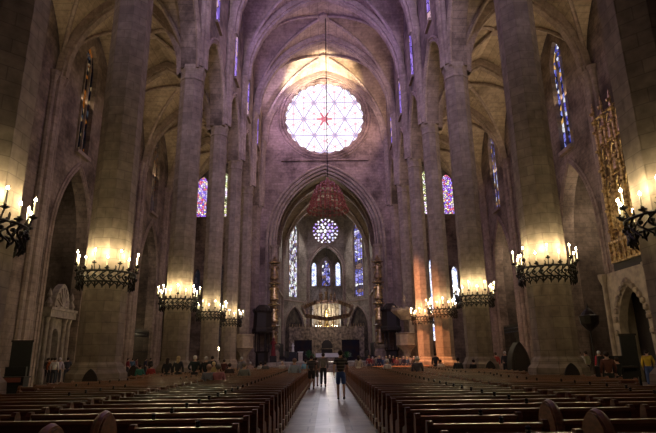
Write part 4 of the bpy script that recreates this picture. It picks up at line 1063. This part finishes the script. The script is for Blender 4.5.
    for k, s in enumerate((-1, 1)):
        b = len(V3); hp = Vector((s * .09, 0 if not seated else .05, .88 + dz)); kn = Vector(K[k]); an = Vector(A[k])
        V3.append((tuple(hp), .105)); E3.append((1, b))
        if legs == 'long': V3 += [(tuple(kn), .078), (tuple(an + Vector((0, 0, .03))), .062)]; E3 += [(b, b + 1), (b + 1, b + 2)]
        else: V3 += [(tuple(hp.lerp(kn, .96)), .09)]; E3 += [(b, b + 1)]
    trousers = skin(V3, E3, 1, 1)
    V4 = []; E4 = []
    for k in range(2):
        b = len(V4); a = Vector(A[k]); t = Vector(T[k]); V4 += [(tuple(a + Vector((0, -.04, -.03))), .045), (tuple(a.lerp(t, .5) + Vector((0, 0, -.02))), .046), (tuple(t + Vector((0, .02, 0))), .04)]; E4 += [(b, b + 1), (b + 1, b + 2)]
    shoes = [skin(V4[3 * k:3 * k + 3], [(0, 1), (1, 2)], 0, 1) for k in range(2)]
    POSE[key] = (body, top, top_long, trousers, shoes, dz); return POSE[key]
def put(me, name, mat, parent):
    key = (me.name, mat.name)
    if key not in cloth_cache:
        m2 = me.copy(); m2.materials.clear(); m2.materials.append(mat); cloth_cache[key] = m2
    o = bpy.data.objects.new(name, cloth_cache[key]); C.objects.link(o); o.parent = parent; return o
HAIR = {}
def hair_mesh(style, dz):
    k = (style, dz)
    if k in HAIR: return HAIR[k]
    b = MB(); b.ball((0, -.012, 1.655 + dz), .105, 12, 1.0, .95, 1.08)
    if style == 'long': b.ball((0, -.055, 1.53 + dz), .1, 10, 1.7, .95, .6)
    if style == 'bun': b.ball((0, -.11, 1.7 + dz), .045, 8)
    # trim away the face side
    me = bpy.data.meshes.new('hair'); me.from_pydata(b.v, [], b.f)
    bm = bmesh.new(); bm.from_mesh(me)
    for v in bm.verts:
        if v.co.y > .03 and v.co.z < 1.67 + dz: v.co.y = .03
        if v.co.z < 1.6 + dz and style != 'long': v.co.y = min(v.co.y, -.02); v.co.x *= .85
    bm.to_mesh(me); bm.free()
    for p in me.polygons: p.use_smooth = True
    HAIR[k] = me; return me
DK = (.02, .02, .025); HB = (.03, .018, .012); HG = (.45, .43, .42); HY = (.50, .36, .18)
def person(x, y, z, rz, pose, top, legs, label, hair=HB, style='short', leg='long', long_sleeve=True, h=1.0, group=None, skinm=None, skirt=None, hat=None):
    body, t1, t2, tr_, shoes, dz = pose_meshes(pose, leg)
    e = empty('person', (x, y, z), rz, label, 'person', group); e.scale = (h, h, h)
    put(body, 'body', skinm or m_skin, e); put(t2 if long_sleeve else t1, 'jacket' if long_sleeve else 'shirt', top if not isinstance(top, tuple) else cloth(top), e)
    if skirt:
        sk = MB().lathe([(.17, 1.0), (.2, .85), (.27, .4), (.26, .4), (.16, .98)], 14); o = sk.build('skirt', cloth(skirt), e, True)
    else: put(tr_, 'trousers' if leg == 'long' else 'shorts', cloth(legs), e)
    for sh in shoes: put(sh, 'shoe', cloth((.04, .03, .03)), e)
    put(hair_mesh(style, dz), 'hair', cloth(hair), e)
    return e
def striped(name, c1, c2, sc):
    m, nt, out = new_mat(name); tc = N(nt, 'ShaderNodeTexCoord'); sp = N(nt, 'ShaderNodeSeparateXYZ'); nt.links.new(tc.outputs['Object'], sp.inputs[0])
    f_ = M(nt, 'GREATER_THAN', M(nt, 'FRACT', M(nt, 'MULTIPLY', sp.outputs[2], sc)), .72)
    c = N(nt, 'ShaderNodeMixRGB'); nt.links.new(f_, c.inputs[0]); c.inputs[1].default_value = rgba(c1); c.inputs[2].default_value = rgba(c2)
    bs = N(nt, 'ShaderNodeBsdfPrincipled'); nt.links.new(c.outputs[0], bs.inputs['Base Color']); bs.inputs['Roughness'].default_value = .85; nt.links.new(bs.outputs[0], out.inputs[0]); return m
m_stripe = striped('striped_shirt', (.018, .015, .02), (.13, .11, .09), 9.0); m_stripe2 = striped('patterned_top', (.02, .02, .03), (.14, .10, .10), 13)
X = lambda xp, y: px(xp, 357, y)[0]
# walkers in the aisle
person(X(340.5, 21.4), 21.4, 0, 0, 'walk', m_stripe, (.035, .07, .24), 'person in a dark striped shirt and blue shorts walking up the aisle, nearest of all', HB, 'short', 'short', False, 1.09, skinm=m_skin2)
person(X(323.2, 30.8), 30.8, 0, 0, 'stand', (.20, .17, .16), (.02, .02, .03), 'person in a grey-brown shirt and black trousers standing in mid-aisle', HB, 'short', 'long', True, 1.07)
person(X(311.5, 28.4), 28.4, 0, .1, 'stand', m_stripe2, (.03, .03, .035), 'person in a dark patterned top and shorts at the left edge of the aisle', HB, 'bun', 'short', False, 1.0, skinm=m_skin2)
person(X(315.6, 31.2), 31.4, 0, -.1, 'stand', (.16, .08, .08), (.12, .10, .09), 'shorter person in a dark red top between the two others in the aisle', HB, 'short', 'short', False, .93)
person(X(358.8, 36.6), 37.1, 0, -.2, 'stand', (.52, .42, .36), (.5, .4, .35), 'dark-haired person in a long cream dress at the right edge of the aisle', HB, 'long', 'long', True, .98, skirt=(.52, .43, .37)) 
def row(y): k = round((y - 5.55) / .83); return 5.55 + .83 * k
def sit(xp, y, top, label, hair=HB, style='short', h=1.0, group=None, ls=True):
    yy = row(y) + .16; return person(X(xp, yy), yy, -.06 * (h - 1), 0, 'sit', top, (.03, .03, .04), label, hair, style, 'long', ls, h, group)
def stand(xp, y, top, label, hair=HB, style='short', h=1.03, pose='stand', rz=0, ls=True, snap=True, legs=DK, group=None, **kw):
    yy = row(y) + .47 if snap else y; return person(X(xp, yy), yy, 0, rz, pose, top, legs, label, hair, style, kw.get('leg', 'long'), ls, h, group)
stand(168, 27, (.015, .015, .02), 'person in black with dark hair standing in the pews by the third left pillar', HB, 'long', .97)
stand(178.7, 27, (.02, .02, .025), 'person with long blond hair in a dark coat standing in the left pews', HY, 'long', 1.02)
stand(195.3, 26, (.012, .02, .022), 'white-haired person in black with hands on hips in the left pews', (.7, .66, .6), 'short', 1.03, 'hips')
stand(206.4, 26, (.012, .012, .015), 'grey-haired person in black just right of the one with hands on hips', HG, 'short', 1.0)
stand(212.6, 31, (.02, .02, .02), 'dark-haired person in black partly behind the fair-haired one', HB, 'short', 1.02)
stand(214.2, 23.5, (.42, .32, .14), 'fair-haired person in a mustard top standing in the left pews', (.75, .6, .32), 'short', .86)
sit(209.7, 19.5, (.17, .17, .21), 'seated person with fair hair in a grey-blue top, left pews', (.45, .30, .22), h=1.04)
sit(218.9, 19.5, (.42, .17, .2), 'seated person in a pink top beside the grey-blue one, left pews', (.16, .14, .12), h=1.04)
stand(224.5, 33, (.09, .02, .02), 'person in dark red standing behind the two seated in the left pews', HB, 'short', .9)
sit(230, 28, (.05, .03, .03), 'dark seated person right of the pink one, left pews')
stand(241.8, 34, (.22, .2, .24), 'grey-haired person in a mottled grey top by the fifth left pillar', HG, 'short', .98)
sit(244.6, 24, (.17, .17, .17), 'seated person in a grey top below the mottled grey one', (.2, .18, .16), h=1.05)
sit(250.5, 37, (.4, .25, .24), 'seated person in pale pink near the left pulpit', HG)
sit(261, 37, (.5, .48, .48), 'seated person in white with dark hair in the far left pews', HB)
sit(265.5, 36, (.1, .09, .09), 'dark seated person just right of the one in white', HB)
sit(282.6, 38, (.36, .3, .3), 'seated person in pale grey in the far middle of the left pews', (.5, .35, .28))
sit(294.6, 27.5, (.32, .36, .46), 'seated person in a light blue shirt near the aisle, left pews', (.3, .18, .14), h=1.16)
sit(305.6, 36, (.20, .40, .62), 'seated person in bright blue close to the aisle, left pews', HB, h=1.1)
sit(141, 30.5, (.03, .16, .12), 'seated person in a green top in the outer left pews', HB, h=1.0)
sit(152, 31, (.30, .03, .03), 'seated person in red beside the green one in the outer left pews', HB)
sit(387, 34, (.6, .55, .55), 'white-haired seated person in white in the right pews', (.7, .66, .62), h=1.05)
sit(417, 27.5, (.07, .06, .08), 'white-haired seated person in dark clothes in the right pews', (.8, .74, .68), h=1.18)
sit(418, 35.5, (.55, .5, .48), 'seated person in white directly beyond the white-haired one', HG, h=1.12)
stand(435.3, 39, (.02, .018, .03), 'person in black standing by the orange-lit right pillar', HB, 'short', 1.05)
sit(440.2, 36, (.6, .45, .4), 'seated person in pale clothes right of the black-clad one', HB)
sit(457.6, 31, (.03, .03, .035), 'dark seated person by the fourth right pillar', HB, h=1.1)
sit(473, 33, (.02, .02, .02), 'dark seated person in front of the third right pillar', HB, h=1.0)
stand(495.8, 37.5, (.33, .035, .03), 'person in a red shirt in the right aisle before the iron gate', HB, 'short', 1.04, snap=False)
stand(505, 38.5, (.02, .02, .03), 'person in black in the right aisle next to the red-shirted one', HG, 'short', 1.08, snap=False)
# visitors in the aisles
VIS = [(52.5, 37.2, (.42, .10, .03), 'person in an orange shirt by the marble portal', HB), (49, 38.6, (.06, .05, .05), 'person in dark clothes half behind the orange-shirted one', HB), (55.5, 36.4, (.6, .56, .55), 'person in a white shirt beside the orange-shirted one', HB),
       (60.3, 37.8, (.40, .33, .42), 'person in a lilac shirt left of the marble doorway', HG), (68.5, 38.5, (.03, .03, .04), 'person in black right of the marble doorway', HB),
       (579.5, 31.5, (.55, .52, .52), 'person in a white shirt and blue jeans in the right aisle', HB), (586, 31.8, (.36, .38, .22), 'person in a pale yellow-green top beside the white-shirted one', HB), (599, 31, (.42, .03, .05), 'person in a red top in the right aisle', HG), (647, 26.5, (.52, .34, .03), 'person in a yellow top and blue trousers at the far right', HB)]
for xp, y, c, lab, hc in VIS:
    j = xp in (579.5, 647); person(X(xp, y), y, 0, random.uniform(-.6, .6), 'stand', c, (.05, .08, .2) if j else (.04, .04, .05), lab, hc, 'short', 'long', True, 1.03 + .02 * (y > 36))
person(X(606.5, 19.6), 19.6, 0, -.3, 'stand', (.10, .032, .022), (.02, .02, .02), 'broad person in a red-brown jacket bent toward the right console', HB, 'short', 'long', True, .98)
person(X(613, 20.2), 20.0, 0, .3, 'stand', (.02, .02, .02), (.02, .02, .02), 'person in black close beside the red-brown jacket', HB, 'short', 'long', True, .86)
# visitors before the right choir steps
random.seed(11)
CC = [((.45, .05, .06), 'red'), ((.6, .56, .56), 'white'), ((.05, .05, .12), 'navy'), ((.5, .2, .22), 'pink'), ((.04, .04, .04), 'black'), ((.12, .22, .4), 'blue'), ((.3, .28, .26), 'grey')]
ADJ = ['first', 'second', 'third', 'fourth', 'fifth', 'sixth', 'seventh', 'eighth', 'ninth', 'tenth', 'eleventh', 'twelfth', 'thirteenth', 'fourteenth', 'fifteenth', 'sixteenth']
for k in range(16):
    xp = 369 + k * 3.45; y = 52 + (k * 7 % 5) * 1.1; c, cn = CC[(k * 3) % 7]
    person(X(xp, y), y, 0, random.uniform(-.5, .5), 'stand', tuple(q * .45 for q in c), (.05, .05, .07), 'distant person in %s before the right choir steps, %s from the aisle' % (cn, ADJ[k]), random.choice([HB, HG, HY]), 'short', 'long', True, random.uniform(.86, 1.0), 'visitors before the choir steps')
for k, (xp, yp) in enumerate(((137, 57 - 4), (133, 50), (128.5, 49), (146, 52), (151, 51))):
    c, cn = CC[(k * 2 + 3) % 7]
    person(X(xp, yp), yp, 0, random.uniform(-1, 1), 'stand', tuple(q * .5 for q in c), (.03, .03, .04), 'distant person in %s in the left aisle near the iron gate, %s of five' % (cn, ADJ[k]), HB, 'short', 'long', True, 1.0, 'visitors by the left gate')
